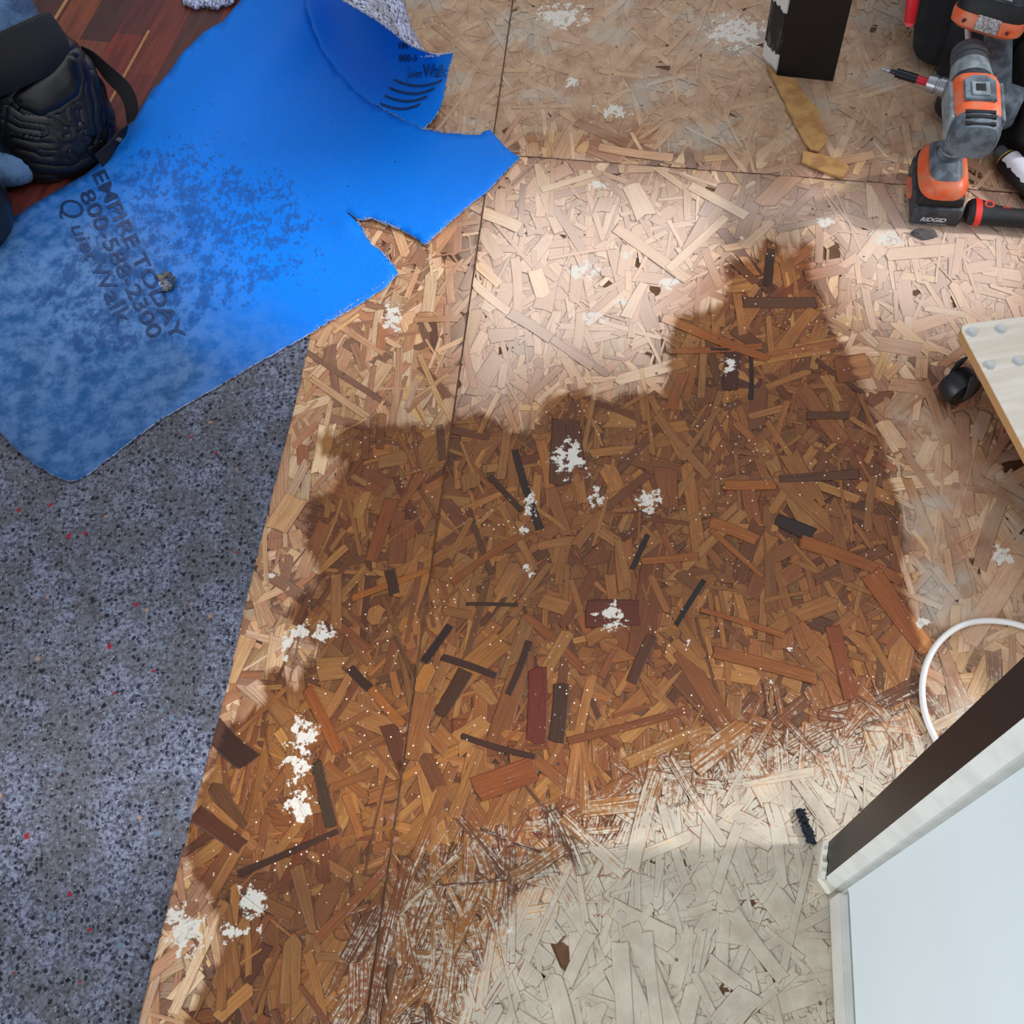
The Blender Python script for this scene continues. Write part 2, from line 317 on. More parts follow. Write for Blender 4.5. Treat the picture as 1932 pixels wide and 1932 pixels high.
    # splashes of plaster
    n5 = t.noise(pos, 75, 4, .6).outputs[0]
    sr = t.math('ADD', sep.outputs[2], t.math('ADD', t.math('MULTIPLY', t.math('SUBTRACT', n5, .5), 2.3), t.math('MULTIPLY', t.math('SUBTRACT', n2, .5), 1.1)))
    colr = t.mix(t.math('MULTIPLY', t.step(sr, .66, .76), .9), colr, srgb(222, 216, 204))
    # tiny glints painted as pale dots on the damp area
    vo = t.vor(pos, 150); vr = t.n('SeparateColor'); t.l(vo.outputs['Color'], vr.inputs[0])
    dot = t.math('MULTIPLY', t.math('LESS_THAN', vo.outputs['Distance'], .17), t.math('GREATER_THAN', vr.outputs[0], .72))
    dot = t.math('MULTIPLY', dot, t.step(n3, .44, .60)); dot = t.math('MULTIPLY', dot, smask)
    colr = t.mix(dot, colr, srgb(246, 232, 205))
    # dark specks
    vd = t.vor(pos, 46); vdr = t.n('SeparateColor'); t.l(vd.outputs['Color'], vdr.inputs[0])
    dk = t.math('MULTIPLY', t.math('LESS_THAN', vd.outputs['Distance'], .11), t.math('GREATER_THAN', vdr.outputs[1], .93))
    colr = t.mix(t.math('MULTIPLY', dk, .75), colr, srgb(60, 44, 40))
    t.l(colr, t.b.inputs['Base Color'])
    rg = t.math('SUBTRACT', .62, t.math('MULTIPLY', smask, .17)); t.l(rg, t.b.inputs['Roughness'])
    t.b.inputs['Specular IOR Level'].default_value = .4
    hh = t.math('SUBTRACT', t.math('ADD', t.math('MULTIPLY', fib, .7), t.math('ADD', t.math('MULTIPLY', n2, .6), t.math('MULTIPLY', dot, 1.5))), t.math('MULTIPLY', edge, 1.2)); t.bump(hh, .45, .0012)
    dark = simple('board_core', (104, 68, 42), .8, nz=90)
    me.materials.append(t.m); me.materials.append(dark)
    mi = np.zeros(len(Fs), int); mi[nflake:] = 1; me.polygons.foreach_set('material_index', mi)
    o = bpy.data.objects.new('floor', me); COL.objects.link(o); tag(o, kind='structure')
    o['label'] = 'bare oriented strand board subfloor with a large brown damp stain and white paint wash'
osb()
# ------------------------------------------------------------------ walls
wood_black = NT('black_paint')
_t = wood_black; _n = _t.noise(_t.obj(), 9, 5, .65, (1, 1, .5)).outputs[0]; _n2 = _t.noise(_t.obj(), 160, 3, .6, (1, 1, .18)).outputs[0]
_m = _t.math('MULTIPLY', _t.step(_n, .58, .68), _t.step(_n2, .46, .62))
_t.l(_t.mix(_t.math('MULTIPLY', _m, .55), srgb(30, 26, 26), srgb(120, 118, 122)), _t.b.inputs['Base Color']); _t.b.inputs['Roughness'].default_value = .48
black_paint = wood_black.m
solid_black = simple('solid_black_paint', (13, 10, 11), .55)
white_paint = simple('white_trim_paint', (218, 218, 212), .45, nz=30, amt=.12)
wall_paint = simple('wall_white', (214, 224, 226), .55, nz=3, amt=.03)
ws = Vector((-.227, -.974, 0)).normalized(); wnn = Vector((ws.y, -ws.x, 0))   # wall runs along ws; left-facing normal = wnn
if wnn.x > 0: wnn = -wnn
C0 = P(1573, 1682); A0 = P(1562, 1590); B0 = P(1552, 1660)
def xy(v): return (v.x, v.y)
HW = 1.12
Fa = A0-wnn*.115; Wc = C0.copy()
far = C0+ws*1.6
B().prism([xy(C0+ws*.004-wnn*.004), xy(far-wnn*.004), xy(far-wnn*.12), xy(Fa-wnn*.004+ws*.02)], .002, HW).build('wall_right', wall_paint, smooth=False)['kind'] = 'structure'
# casing: black face towards the opening, white face towards the room
cas = B(); cas.prism([xy(A0), xy(B0), xy(B0+(C0-B0)*.9), xy(C0-wnn*.01), xy(Fa), ], .004, HW+.003)
casing = cas.build('trim_1', [white_paint, black_paint], smooth=False); casing['kind'] = 'structure'
fn = Vector(((B0-A0).y, -(B0-A0).x, 0)).normalized()
if fn.x > 0: fn = -fn
me = casing.data
for p in me.polygons:
    if abs(p.normal.z) < .3 and p.normal.dot(fn) > .98: p.material_index = 1
# ragged white unpainted foot and edge of the casing
bb = B(); pts = []
dirv = (B0-A0).normalized(); Lc = (B0-A0).length
for i in range(9):
    pts.append((A0+dirv*(Lc*(i/8)+.002*(i == 8)), .006+.006*random.random() + (.012 if i > 4 else 0)))
rr = []
for p, h in pts: rr.append([p+fn*.0005+Vector((0, 0, .001)), p+fn*.006+Vector((0, 0, .001)), p+fn*.005+Vector((0, 0, h)), p+fn*.0005+Vector((0, 0, h+.002))])
bb.rings(rr)
e0 = B0+dirv*.002; e1 = C0+wnn*.004
bb.rings([[e0+fn*.006+Vector((0, 0, .001)), e0-wnn*.004+Vector((0, 0, .001)), e0-wnn*.004+Vector((0, 0, .016)), e0+fn*.004+Vector((0, 0, .016))], [e1+wnn*.004+ws*.004+Vector((0, 0, .001)), e1-wnn*.004+Vector((0, 0, .001)), e1-wnn*.004+Vector((0, 0, .016)), e1+wnn*.002+ws*.004+Vector((0, 0, .016))]])
bb.build('trim_2', simple('raw_white_plaster', (226, 222, 208), .8, nz=60, amt=.2), smooth=False)['kind'] = 'structure'
base = B(); c = C0+ws*.01
base.prism([xy(c+wnn*.006), xy(far+wnn*.006), xy(far-wnn*.004), xy(c-wnn*.004)], .004, .062, .002).build('baseboard_right', simple('baseboard_white', (206, 204, 196), .5, nz=20, amt=.1), smooth=False)['kind'] = 'structure'
# outer wall with two window openings (right of the picture), lets the daylight in as two broad patches
XW = 2.35; wl = B()
ys = [-1.5, -.12, .86, 1.12, 1.75, 3.2]; z0, z1 = .95, 2.35
def seg(y0, y1, za, zb): wl.box((XW, (y0+y1)/2, (za+zb)/2), (.12, y1-y0, zb-za))
seg(-3.5, 4.5, 0, z0); seg(-3.5, 4.5, z1, 2.6); 
DYS = .125/.985*XW
win = [(-.30, .22), (.62, 1.02)]
e_ = [-3.5]+[v for w_ in win for v in w_]+[4.5]
for i in range(0, len(e_), 2): seg(e_[i], e_[i+1], z0, z1)
wl.build('wall_outer', wall_paint, smooth=False)['kind'] = 'structure'
for i, (a, b) in enumerate(win):
    f = B()
    for yy in (a+.02, b-.02): f.box((XW, yy, (z0+z1)/2), (.07, .04, z1-z0))
    for zz in (z0+.02, z1-.02): f.box((XW, (a+b)/2, zz), (.068, b-a, .04))
    f.build('window_%d' % (i+1), white_paint, smooth=False)['kind'] = 'structure'
# ------------------------------------------------------------------ laminate floor
def laminate():
    lam = NT('cherry_laminate'); at = lam.attr('tone'); pos = lam.obj()
    g = lam.noise(pos, 1, 4, .6, (60, 9, 10)); mp = lam.n('Mapping'); mp.inputs['Rotation'].default_value = (0, 0, .386); lam.l(pos, mp.inputs[0]); 
    ng = lam.noise(mp.outputs[0], 1, 5, .65, (70, 7, 10)).outputs[0]
    c = lam.mix(lam.step(ng, .35, .7), at.outputs['Color'], lam.mix(1.0, at.outputs['Color'], (.5, .42, .4, 1), 'MULTIPLY'))
    lam.l(c, lam.b.inputs['Base Color']); lam.b.inputs['Roughness'].default_value = .38
    tan = simple('laminate_core', (176, 128, 84), .8, nz=200, amt=.2)
    a = P(280, 58, .012); b = P(205, 195, .012); d = (b-a).normalized(); n = Vector((-d.y, d.x, 0))
    if n.x > 0: n = -n     # towards the left
    bm = bmesh.new(); cl = bm.verts.layers.float_color.new('tone')
    cols = [(112, 40, 26), (84, 34, 28), (124, 50, 28), (98, 38, 26), (70, 30, 26), (136, 58, 30), (90, 40, 32)]
    r_ = random.Random(3); w = .062
    def blk(u0, u1, v0, v1, z, c, mi):
        q = [a+d*u0+n*v0, a+d*u1+n*v0, a+d*u1+n*v1, a+d*u0+n*v1]
        vs = [bm.verts.new((p.x, p.y, .0035)) for p in q]+[bm.verts.new((p.x, p.y, z)) for p in q]
        for v in vs: v[cl] = c
        for f in ((3, 2, 1, 0), (4, 5, 6, 7), (0, 1, 5, 4), (1, 2, 6, 5), (2, 3, 7, 6), (3, 0, 4, 7)):
            F_ = bm.faces.new([vs[i] for i in f]); F_.material_index = mi
    for row in range(-3, 14):
        u = -.9+r_.uniform(0, .2)
        while u < .75:
            L = r_.choice([.16, .22, .28])
            u1 = min(u+L, .75)
            if row < 0: u1 = min(u1, .30)
            if u1 > u: blk(u, u1, row*w+.0002, (row+1)*w-.0002, .0120, srgb(*[x*r_.uniform(.9, 1.12) for x in r_.choice(cols)]), 0)
            u += L
    # lighter core showing on the open edge of the boards, and the step of an unfinished row
    L0 = (b-a).length
    blk(0, L0+.03, -.0045, .0008, .0135, srgb(176, 128, 84), 1)
    a2 = P(127, 0, .012); v2 = (a2-a).dot(n); u2 = (a2-a).dot(d)
    blk(u2-.2, u2+.068, v2-.003, v2+.004, .0135, srgb(176, 128, 84), 1)
    me = bpy.data.meshes.new('floor'); bmesh.ops.recalc_face_normals(bm, faces=bm.faces); bm.to_mesh(me); bm.free()
    o = link('floor', me, [lam.m, tan]); tag(o, kind='structure'); o['label'] = 'red brown cherry laminate floor laid in short strips'
laminate()
# ------------------------------------------------------------------ felt and blue underlayment
def felt_mat(name, k=1.0):
    t = NT(name); p = t.geo()
    nd = t.noise(p, 60, 4, .65); ad = t.n('VectorMath'); ad.operation = 'MULTIPLY_ADD'; t.l(nd.outputs['Color'], ad.inputs[0]); ad.inputs[1].default_value = (.009, .009, .0); t.l(p, ad.inputs[2])
    q = ad.outputs[0]
    n1 = t.noise(p, 190, 4, .75).outputs[0]; n2 = t.noise(p, 14, 4, .6).outputs[0]
    c = t.mix(t.step(n1, .36, .66), srgb(70*k, 73*k, 84*k), srgb(148*k, 154*k, 178*k))
    c = t.mix(t.math('MULTIPLY', t.step(n2, .36, .62), .6), c, srgb(88*k, 84*k, 82*k))
    for sc, th, dd, cc in ((150, .80, .42, (26, 27, 36)), (260, .83, .4, (34, 34, 42)), (330, .93, .35, (146, 150, 166)), (70, .90, .22, (18, 20, 30))):
        v = t.vor(q, sc); s = t.n('SeparateColor'); t.l(v.outputs['Color'], s.inputs[0])
        m = t.math('MULTIPLY', t.math('LESS_THAN', v.outputs['Distance'], dd), t.math('GREATER_THAN', s.outputs[0], th)); c = t.mix(t.math('MULTIPLY', m, .85), c, srgb(*cc))
    v = t.vor(q, 90); s = t.n('SeparateColor'); t.l(v.outputs['Color'], s.inputs[0])
    for th, cc in ((.988, (140, 40, 54)), (.976, (150, 120, 104)), (.966, (98, 118, 134))):
        m = t.math('MULTIPLY', t.math('LESS_THAN', v.outputs['Distance'], .3), t.math('MULTIPLY', t.math('GREATER_THAN', s.outputs[1], th), t.math('LESS_THAN', s.outputs[1], th+.012))); c = t.mix(m, c, srgb(*cc))
    t.l(c, t.b.inputs['Base Color']); t.b.inputs['Roughness'].default_value = .95; t.b.inputs['Specular IOR Level'].default_value = .15
    t.bump(t.math('ADD', n1, t.noise(p, 500, 3, .7).outputs[0]), .5, .0015)
    return t.m
FELT = felt_mat('grey_felt', .90); FELT_L = felt_mat('grey_felt_backing', 1.65)  # backing is the same felt, its colour lightened to look sunlit
def densify(poly, step=14, jit=0, r=None):
    out = []
    for i in range(len(poly)):
        a = Vector(poly[i]); b = Vector(poly[(i+1) % len(poly)]); n = max(1, int((b-a).length/step))
        for k in range(n):
            p = a.lerp(b, k/n)
            if jit: p = p+Vector((random.uniform(-jit, jit), random.uniform(-jit, jit)))
            out.append(p)
    return out
def sheet_mesh(poly, zf, grid, step=14, jit=0, holes=()):
    bd = densify(poly, step, jit); pa = np.array([tuple(p) for p in bd]); n = len(bd)
    xs = np.arange(pa[:, 0].min(), pa[:, 0].max(), grid); ys_ = np.arange(pa[:, 1].min(), pa[:, 1].max(), grid)
    G = np.array([(x+grid*.5*(j % 2), y) for j, y in enumerate(ys_) for x in xs]); sd = sd_poly(G, pa); G = G[sd > grid*.45]
    for h in holes: G = G[sd_poly(G, h) < -3]
    pts = bd+[Vector(g) for g in G]; faces = [list(range(n))]
    edges = []
    hb = []
    for h in holes:
        hd = densify(h, 5, .4); b0 = len(pts); pts += hd; edges += [(b0+i, b0+(i+1) % len(hd)) for i in range(len(hd))]
    edges += [(i, (i+1) % n) for i in range(n)]
    r = delaunay_2d_cdt(pts, edges, [], 0, 1e-4)
    v2 = r[0]; fs = r[2]
    v2n = np.array([tuple(v) for v in v2]); cen = np.array([v2n[list(f)].mean(0) for f in fs])
    keep = sd_poly(cen, pa) > 0
    for h in holes: keep &= sd_poly(cen, h) < 0
    V = [P(x, y, zf(x, y)) for x, y in v2n]
    return V, [tuple(f) for f, k in zip(fs, keep) if k], v2n
GF = [(592, 600), (560, 750), (520, 905), (462, 1140), (430, 1290), (372, 1500), (300, 1770), (255, 1950), (205, 2160), (-900, 2160), (-900, 760), (-260, 440), (150, 380), (400, 300), (640, 400), (640, 470)]
def gz(x, y):
    b = max(0, 1-abs(x-(592-(y-600)*.25))/16)
    return .0036+.0009*noise.noise(Vector((x/120, y/120, 3)))-.0012*b
V, Fc, q2 = sheet_mesh(GF, gz, 24, 12, .8)
me = bpy.data.meshes.new('felt_underlayment'); me.from_pydata(V, [], Fc)
fo = link('felt_underlayment', me, FELT, smooth=True); sm = fo.modifiers.new('s', 'SOLIDIFY'); sm.thickness = .0028; sm.offset = -1
if sum(p.normal.z for p in me.polygons) < 0: me.flip_normals()
tag(fo, 'dark grey speckled recycled felt underlayment lying flat along the left, under the blue sheet', 'underlayment')
# blue sheet
VAL = [(500, -330), (530, -190), (552, -90), (563, -40), (575, 0), (588, 45), (605, 90), (640, 140), (680, 180), (735, 215), (800, 243)]
BL = [(735, 215), (800, 243), (830, 250), (860, 252), (905, 255), (912, 248), (925, 245), (950, 275), (980, 297), (955, 322), (920, 360), (880, 392), (840, 428), (802, 462), (790, 452), (755, 432), (720, 420), (700, 412), (676, 415), (660, 402), (650, 398), (662, 408), (672, 418), (684, 432), (690, 445), (702, 462), (725, 478), (738, 494), (751, 515), (730, 540), (690, 566), (640, 596), (590, 626), (500, 676), (400, 735), (300, 792), (230, 845), (170, 892), (150, 904), (128, 908), (95, 893), (60, 872), (25, 842), (0, 815), (-120, 740), (-120, 480), (0, 430), (60, 386), (110, 358), (160, 330), (200, 296), (225, 262), (262, 212), (285, 172), (312, 145), (345, 98), (385, 60), (420, 40), (455, 0), (470, -90), (470, -330), (500, -330), (530, -190), (552, -90), (563, -40), (575, 0), (588, 45), (605, 90), (640, 140), (680, 180)]
def sst(x): x = min(1, max(0, x)); return x*x*(3-2*x)
EDGE_L = [(500, -90), (455, 0), (420, 40), (345, 98), (285, 172), (225, 262), (160, 330), (60, 386), (-120, 480)]
def bz(x, y):
    onlam = sst((1.0-((x-300)/330+(y-100)/420)*.9)*1.6)
    dl = float(sd_line([(x, y)], EDGE_L)[0])
    z = .0075+.010*onlam
    z += .026*math.exp(-((dl-95)/75)**2)*sst((430-y)/330)+.016*math.exp(-((dl-70)/55)**2)*sst((y-300)/120)*sst((700-x)/300)
    z -= .004*math.exp(-(dl/26)**2)*onlam
    z += .004*noise.noise(Vector((x/210, y/210, 1)))*sst(dl/60)+.0012*noise.noise(Vector((x/60, y/60, 5)))
    z += .006*math.exp(-(((x-655)/26)**2+((y-425)/22)**2))
    z += .010*sst(1-math.hypot(x-60, y-890)/120)
    if x > 620: z = max(.0045, z-.002*sst((x-620)/200))
    return max(z, .0048)
HOLE = [(304, 527), (312, 521), (318, 529), (326, 538), (324, 546), (312, 550), (303, 545), (300, 535)]
cache = {}
V, Fc, q2 = sheet_mesh(BL, bz, 13, 9, .9, holes=[HOLE])
V = [Vector(v) for v in V]; Fc = list(Fc)
# curled flap: rises from the valley line, the far edge folds back and shows its felt side
def pl(line, s):
    L = [0]
    for a_, b_ in zip(line[:-1], line[1:]): L.append(L[-1]+math.hypot(b_[0]-a_[0], b_[1]-a_[1]))
    t_ = s*L[-1]
    for i in range(len(line)-1):
        if t_ <= L[i+1] or i == len(line)-2:
            u = (t_-L[i])/(L[i+1]-L[i]); return tuple(line[i][k]*(1-u)+line[i+1][k]*u for k in range(len(line[0])))
RID = [(540, -330, .27), (575, -190, .27), (598, -90, .27), (618, -40, .265), (642, 0, .255), (682, 22, .24), (722, 48, .21), (752, 72, .17), (778, 96, .125), (793, 107, .10), (822, 106, .09), (856, 99, .075)]
TIP = [(800, 243, .0075), (822, 218, .012), (838, 180, .025), (845, 140, .047), (856, 99, .075)]
NS, NTt = 70, 30; fl = {}
CC = [(730, -330, .15), (737, -190, .15), (742, -90, .15), (750, -40, .14), (757, 0, .13), (766, 30, .12), (772, 52, .105), (784, 82, .08), (799, 110, .060), (822, 130, .052), (846, 130, .05)]
def crom(pts, t_):
    n = len(pts)-1; x = t_*n; i = min(int(x), n-1); u = x-i
    p0 = pts[max(i-1, 0)]; p1 = pts[i]; p2 = pts[i+1]; p3 = pts[min(i+2, n)]
    return .5*((2*p1)+(p2-p0)*u+(2*p0-5*p1+4*p2-p3)*u*u+(3*p1-p0-3*p2+p3)*u**3)
b0 = len(V)
for i in range(NS+1):
    s = i/NS
    a_ = pl(VAL, s); a3 = P(a_[0], a_[1], bz(*a_)); o_ = pl(CC, s); e_3 = P(*pl(RID, s)); o3 = P(*o_)
    mid = P(a_[0]*.45+o_[0]*.55, a_[1]*.45+o_[1]*.55+4, .013)
    top_ = (o3+e_3)/2+Vector((.004, 0, .045*(1-s)+.006)); A_ = [a3, mid, o3, top_, e_3]
    T_ = [P(*p) for p in TIP]; w_ = sst((s-.80)/.20)
    for j in range(NTt+1):
        t_ = j/NTt; p = crom(A_, t_).lerp(crom(T_, t_), w_)
        if i == NS or j == NTt: p += Vector((random.uniform(-1, 1), random.uniform(-1, 1), 0))*.0008
        V.append(p); fl[i, j] = b0+i*(NTt+1)+j
for i in range(NS):
    for j in range(NTt):
        Fc.append((fl[i, j], fl[i+1, j], fl[i+1, j+1], fl[i, j+1]))
nflapstart = len(Fc)-NS*NTt
me = bpy.data.meshes.new('blue_underlayment'); me.from_pydata(V, [], Fc); me.update()
# orient every patch so the blue film side is the front
nflat = None
bmf = bmesh.new(); bmf.from_mesh(me); bmf.faces.ensure_lookup_table()
camv = Vector((0, 0, H))
f0 = bmf.faces[nflapstart+NTt*(NS//2)]; flipflap = f0.normal.dot(camv-f0.calc_center_median()) < 0
for i, f in enumerate(bmf.faces):
    if i < nflapstart:
        if f.normal.z < 0: f.normal_flip()
    elif flipflap: f.normal_flip()
bmf.to_mesh(me); bmf.free()
def film():
    t = NT('blue_film'); p = t.geo(); mk = t.attr('dirt')
    s = t.n('SeparateColor'); t.l(mk.outputs['Color'], s.inputs[0])
    n1 = t.noise(p, 36, 6, .68).outputs[0]; n2 = t.noise(p, 120, 5, .72, (1, .55, 1)).outputs[0]; n3 = t.noise(p, 9, 4, .6).outputs[0]; n4 = t.noise(p, 420, 3, .7).outputs[0]
    c = t.mix(t.step(n4, .4, .7), srgb(0, 128, 240), srgb(2, 112, 222))
    c = t.mix(t.math('MULTIPLY', t.step(n2, .46, .66), .30), c, srgb(40, 120, 205))
    grey = t.mix(t.step(n1, .36, .64), srgb(82, 110, 144), srgb(34, 70, 108))
    c = t.mix(t.math('MULTIPLY', s.outputs[0], t.math('ADD', .78, t.math('MULTIPLY', n3, .22))), c, grey)
    bl = t.math('ADD', s.outputs[1], t.math('ADD', t.math('MULTIPLY', t.math('SUBTRACT', n2, .5), 1.7), t.math('MULTIPLY', t.math('SUBTRACT', n1, .5), 1.2)))
    c = t.mix(t.math('MULTIPLY', t.step(bl, .60, .74), .52), c, srgb(34, 56, 108))
    sc = t.noise(p, 1, 3, .7, (60, 900, 60)).outputs[0]
    c = t.mix(t.math('MULTIPLY', t.step(sc, .68, .76), .35), c, srgb(120, 190, 240))
    v = t.vor(p, 60); q = t.n('SeparateColor'); t.l(v.outputs['Color'], q.inputs[0])
    m = t.math('MULTIPLY', t.math('LESS_THAN', v.outputs['Distance'], .075), t.math('GREATER_THAN', q.outputs[0], .9)); c = t.mix(m, c, srgb(20, 24, 50))
    t.l(c, t.b.inputs['Base Color']); t.b.inputs['Roughness'].default_value = .5; t.b.inputs['Specular IOR Level'].default_value = .2
    t.bump(t.math('ADD', t.math('MULTIPLY', n1, .6), t.math('MULTIPLY', n4, .3)), .22, .0015); return t.m
FILM = film()
bo = link('blue_underlayment', me, [FILM, FELT_L], smooth=True)
q = Qn(np.array([tuple(v.co) for v in me.vertices]))
grey = np.clip(ramp01(sd_poly(q, [(-300, 400), (180, 330), (330, 420), (420, 600), (540, 700), (200, 1000), (-300, 1000)]), 110), 0, 1)
blot = np.clip(ramp01(sd_poly(q, [(180, 320), (250, 250), (330, 230), (470, 270), (600, 340), (640, 470), (560, 560), (380, 640), (250, 700), (100, 700), (20, 560), (100, 430)]), 60), 0, 1)*.66
at = me.color_attributes.new('dirt', 'FLOAT_COLOR', 'POINT'); arr = np.zeros((len(q), 4)); arr[:, 0] = grey; arr[:, 1] = blot
at.data.foreach_set('color', arr.ravel())
sm = bo.modifiers.new('s', 'SOLIDIFY'); sm.thickness = .0026; sm.offset = -1; sm.material_offset = 1; sm.material_offset_rim = 1; sm.use_rim = True
tag(bo, 'bright blue plastic underlayment sheet, torn and curled, pinned under the knee pad', 'underlayment')
# ---- printing on the film
ink = NT('print_ink'); _n = ink.noise(ink.geo(), 160, 4, .7).outputs[0]
ink.l(ink.mix(ink.step(_n, .4, .7), srgb(22, 44, 82), srgb(34, 66, 112)), ink.b.inputs['Base Color']); ink.b.inputs['Roughness'].default_value = .5
def text_geo(s, size, shear=0, bold=0.0, spacing=1.0):
    cu = bpy.data.curves.new('t', 'FONT'); cu.body = s; cu.size = size; cu.shear = shear; cu.offset = bold; cu.space_character = spacing; cu.resolution_u = 4
    o = bpy.data.objects.new('t', cu); COL.objects.link(o); dg = bpy.context.evaluated_depsgraph_get()
    m = bpy.data.meshes.new_from_object(o.evaluated_get(dg)); bpy.data.objects.remove(o); 
    vs = [tuple(v.co) for v in m.vertices]; fs = [tuple(p.vertices) for p in m.polygons]; bpy.data.meshes.remove(m); return vs, fs
def print_on(name, items, mapf, mat, parent, label=None):
    V_ = []; F_ = []
    for (s, x0, y0, width, hgt, shear, bold) in items:
        vs, fs = text_geo(s, 1, shear, bold); xa = np.array(vs); w = xa[:, 0].max()-xa[:, 0].min(); b = len(V_)
        for v in vs: V_.append(mapf(x0+(v[0]-xa[:, 0].min())/w*width, y0+v[1]*hgt))
        F_ += [tuple(b+i for i in f) for f in fs]
    m = bpy.data.meshes.new(name); m.from_pydata(V_, [], F_); o = link(name, m, mat, parent)
    if sum(p.normal.dot(Vector((0, 0, 1))) for p in m.polygons) < 0: m.flip_normals()
    if label: o['label'] = label
    return o
ex = Vector((350-197, 632-318)).normalized(); ey = Vector((ex.y, -ex.x))
def mp1(u, v):
    x = 197+ex.x*u+ey.x*v; y = 318+ex.y*u+ey.y*v; return P(x, y, bz(x, y)+.0011)
print_on('printed_text', [('EMPIRE TODAY', 0, -26, 350, 38, 0, .018), ('800-588-2300', 22, -64, 306, 40, 0, .012), ('Q', 22, -108, 38, 58, .3, -.006), ('uiet', 72, -106, 74, 38, .25, .0), ('Walk', 150, -106, 128, 48, 0, .004)], mp1, ink.m, bo, 'dark lettering EMPIRE TODAY 800-588-2300 Quiet Walk')
def mp2(s, t_):
    s = min(max(s, 0), 1); t_ = min(max(t_, 0), .995)
    i = min(int(s*NS), NS-1); j = min(int(t_*NTt), NTt-1); fs_, ft = s*NS-i, t_*NTt-j
    g = lambda a_, b_: V[fl[a_, b_]]
    p = g(i, j).lerp(g(i+1, j), fs_).lerp(g(i, j+1).lerp(g(i+1, j+1), fs_), ft)
    if j > NTt*.5 and s < .82: return Vector((5, 5, 0))
    n_ = (g(i+1, j)-g(i, j)).cross(g(i, j+1)-g(i, j)).normalized()
    if n_.dot(camv-p) < 0: n_ = -n_
    return p+n_*.0014
sg0 = 1 if not flipflap else -1
def flap_px():
    G = []
    for i in range(NS*2):
        for j in range(NTt*2):
            a_, b_ = i//2, j//2
            p = V[fl[a_, b_]].lerp(V[fl[a_+1, b_]], (i % 2)/2).lerp(V[fl[a_, b_+1]].lerp(V[fl[a_+1, b_+1]], (i % 2)/2), (j % 2)/2)
            n_ = (V[fl[a_+1, b_]]-V[fl[a_, b_]]).cross(V[fl[a_, b_+1]]-V[fl[a_, b_]])
            if n_.dot(camv-p)*NSG > 0: G.append(tuple(p))
    G = np.array(G); return Qn(G), G
_a, _b = NS//2, 0
_n = (V[fl[_a+1, _b]]-V[fl[_a, _b]]).cross(V[fl[_a, _b+1]]-V[fl[_a, _b]]); NSG = 1 if _n.dot(camv-V[fl[_a, _b]]) > 0 else -1
fq, fg = flap_px()
def mp3(x, y):
    d = np.hypot(fq[:, 0]-x, fq[:, 1]-y); k = np.argsort(d)[:4]; w = 1/(d[k]+1e-3); z = float((fg[k, 2]*w).sum()/w.sum())
    return P(x, y, z+.0022)
mflip = lambda x, y: mp3(x, -y)
print_on('printed_text', [('Walk', 797, -146, 46, 36, 0, .0), ('uiet', 770, -146, 26, 22, .3, 0), ('Q', 744, -152, 26, 38, .35, -.006), ('800-5', 752, -116, 34, 18, 0, .01), ('EM', 752, -92, 16, 16, 0, .01)], mflip, ink.m, bo, 'dark lettering repeated inside the curl')
st = B()
for k in range(4):
    L = [(742-k*8+u*(92-k*6), 150+k*15+10*math.sin(u*2.6)-4*u+(18-3*k)*u*(1-u)) for u in [i/16 for i in range(17)]]
    st.rings([[mp3(x, y-2), mp3(x, y+2)] for x, y in L], cap=False, close=False)
o = st.build('printed_wave', ink.m, bo, smooth=False)
# torn lip of the hole
h = B()
for k in range(7):
    a_ = -2.4+k*.7; c = P(315+math.cos(a_)*11, 536+math.sin(a_)*13, bz(315, 536)); d = Vector((math.cos(a_), -math.sin(a_), 0))
    t3 = Vector((-d.y, d.x, 0))
    h.rings([[c-t3*.006, c+t3*.006, c+t3*.005+Vector((0, 0, .0015)), c-t3*.005+Vector((0, 0, .0015))], [c+d*.006-t3*.003+Vector((0, 0, .007)), c+d*.006+t3*.003+Vector((0, 0, .007)), c+d*.007+t3*.002+Vector((0, 0, .008)), c+d*.007-t3*.002+Vector((0, 0, .008))]])
h.build('torn_lip', simple('torn_felt', (92, 88, 84), .9, nz=300, amt=.5), bo)['label'] = 'ragged grey felt rim of the small tear'
# fuzz along torn edges
fz = B(); rr_ = random.Random(9)
def fuzz(line, zf, n, out):
    for _ in range(n):
        x, y = pl(line, rr_.random())[:2]; z = zf(x, y); p = P(x, y, z); a_ = rr_.uniform(0, 6.28); L = rr_.uniform(.002, .006)
        fz.tube([p, p+Vector((math.cos(a_)*L*.5, math.sin(a_)*L*.5, .0015)), p+Vector((math.cos(a_)*L, math.sin(a_)*L, rr_.uniform(0, .003)))], [.0004, .0004, .0002], 4)
fuzz([(800, 243), (860, 252), (912, 250)], bz, 90, 0); fuzz([(755, 432), (700, 412), (676, 415), (690, 445), (738, 494)], bz, 130, 0); fuzz([(738, 494), (751, 515), (590, 626)], bz, 60, 0); fuzz([(802, 462), (880, 392)], bz, 30, 0)
for _ in range(160):
    s = rr_.random(); x, y, z = pl([RID[-3], RID[-2], RID[-1], (845, 140, .047), (838, 180, .025)], s); p = P(x, y, z)
    L = rr_.uniform(.001, .004); a_ = rr_.uniform(0, 6.28); fz.tube([p, p+Vector((math.cos(a_)*L, math.sin(a_)*L, rr_.uniform(0, .003)))], [.0006, .0003], 4)
fz.build('edge_fuzz', simple('fuzz', (176, 182, 198), .95), bo)['kind'] = 'stuff'
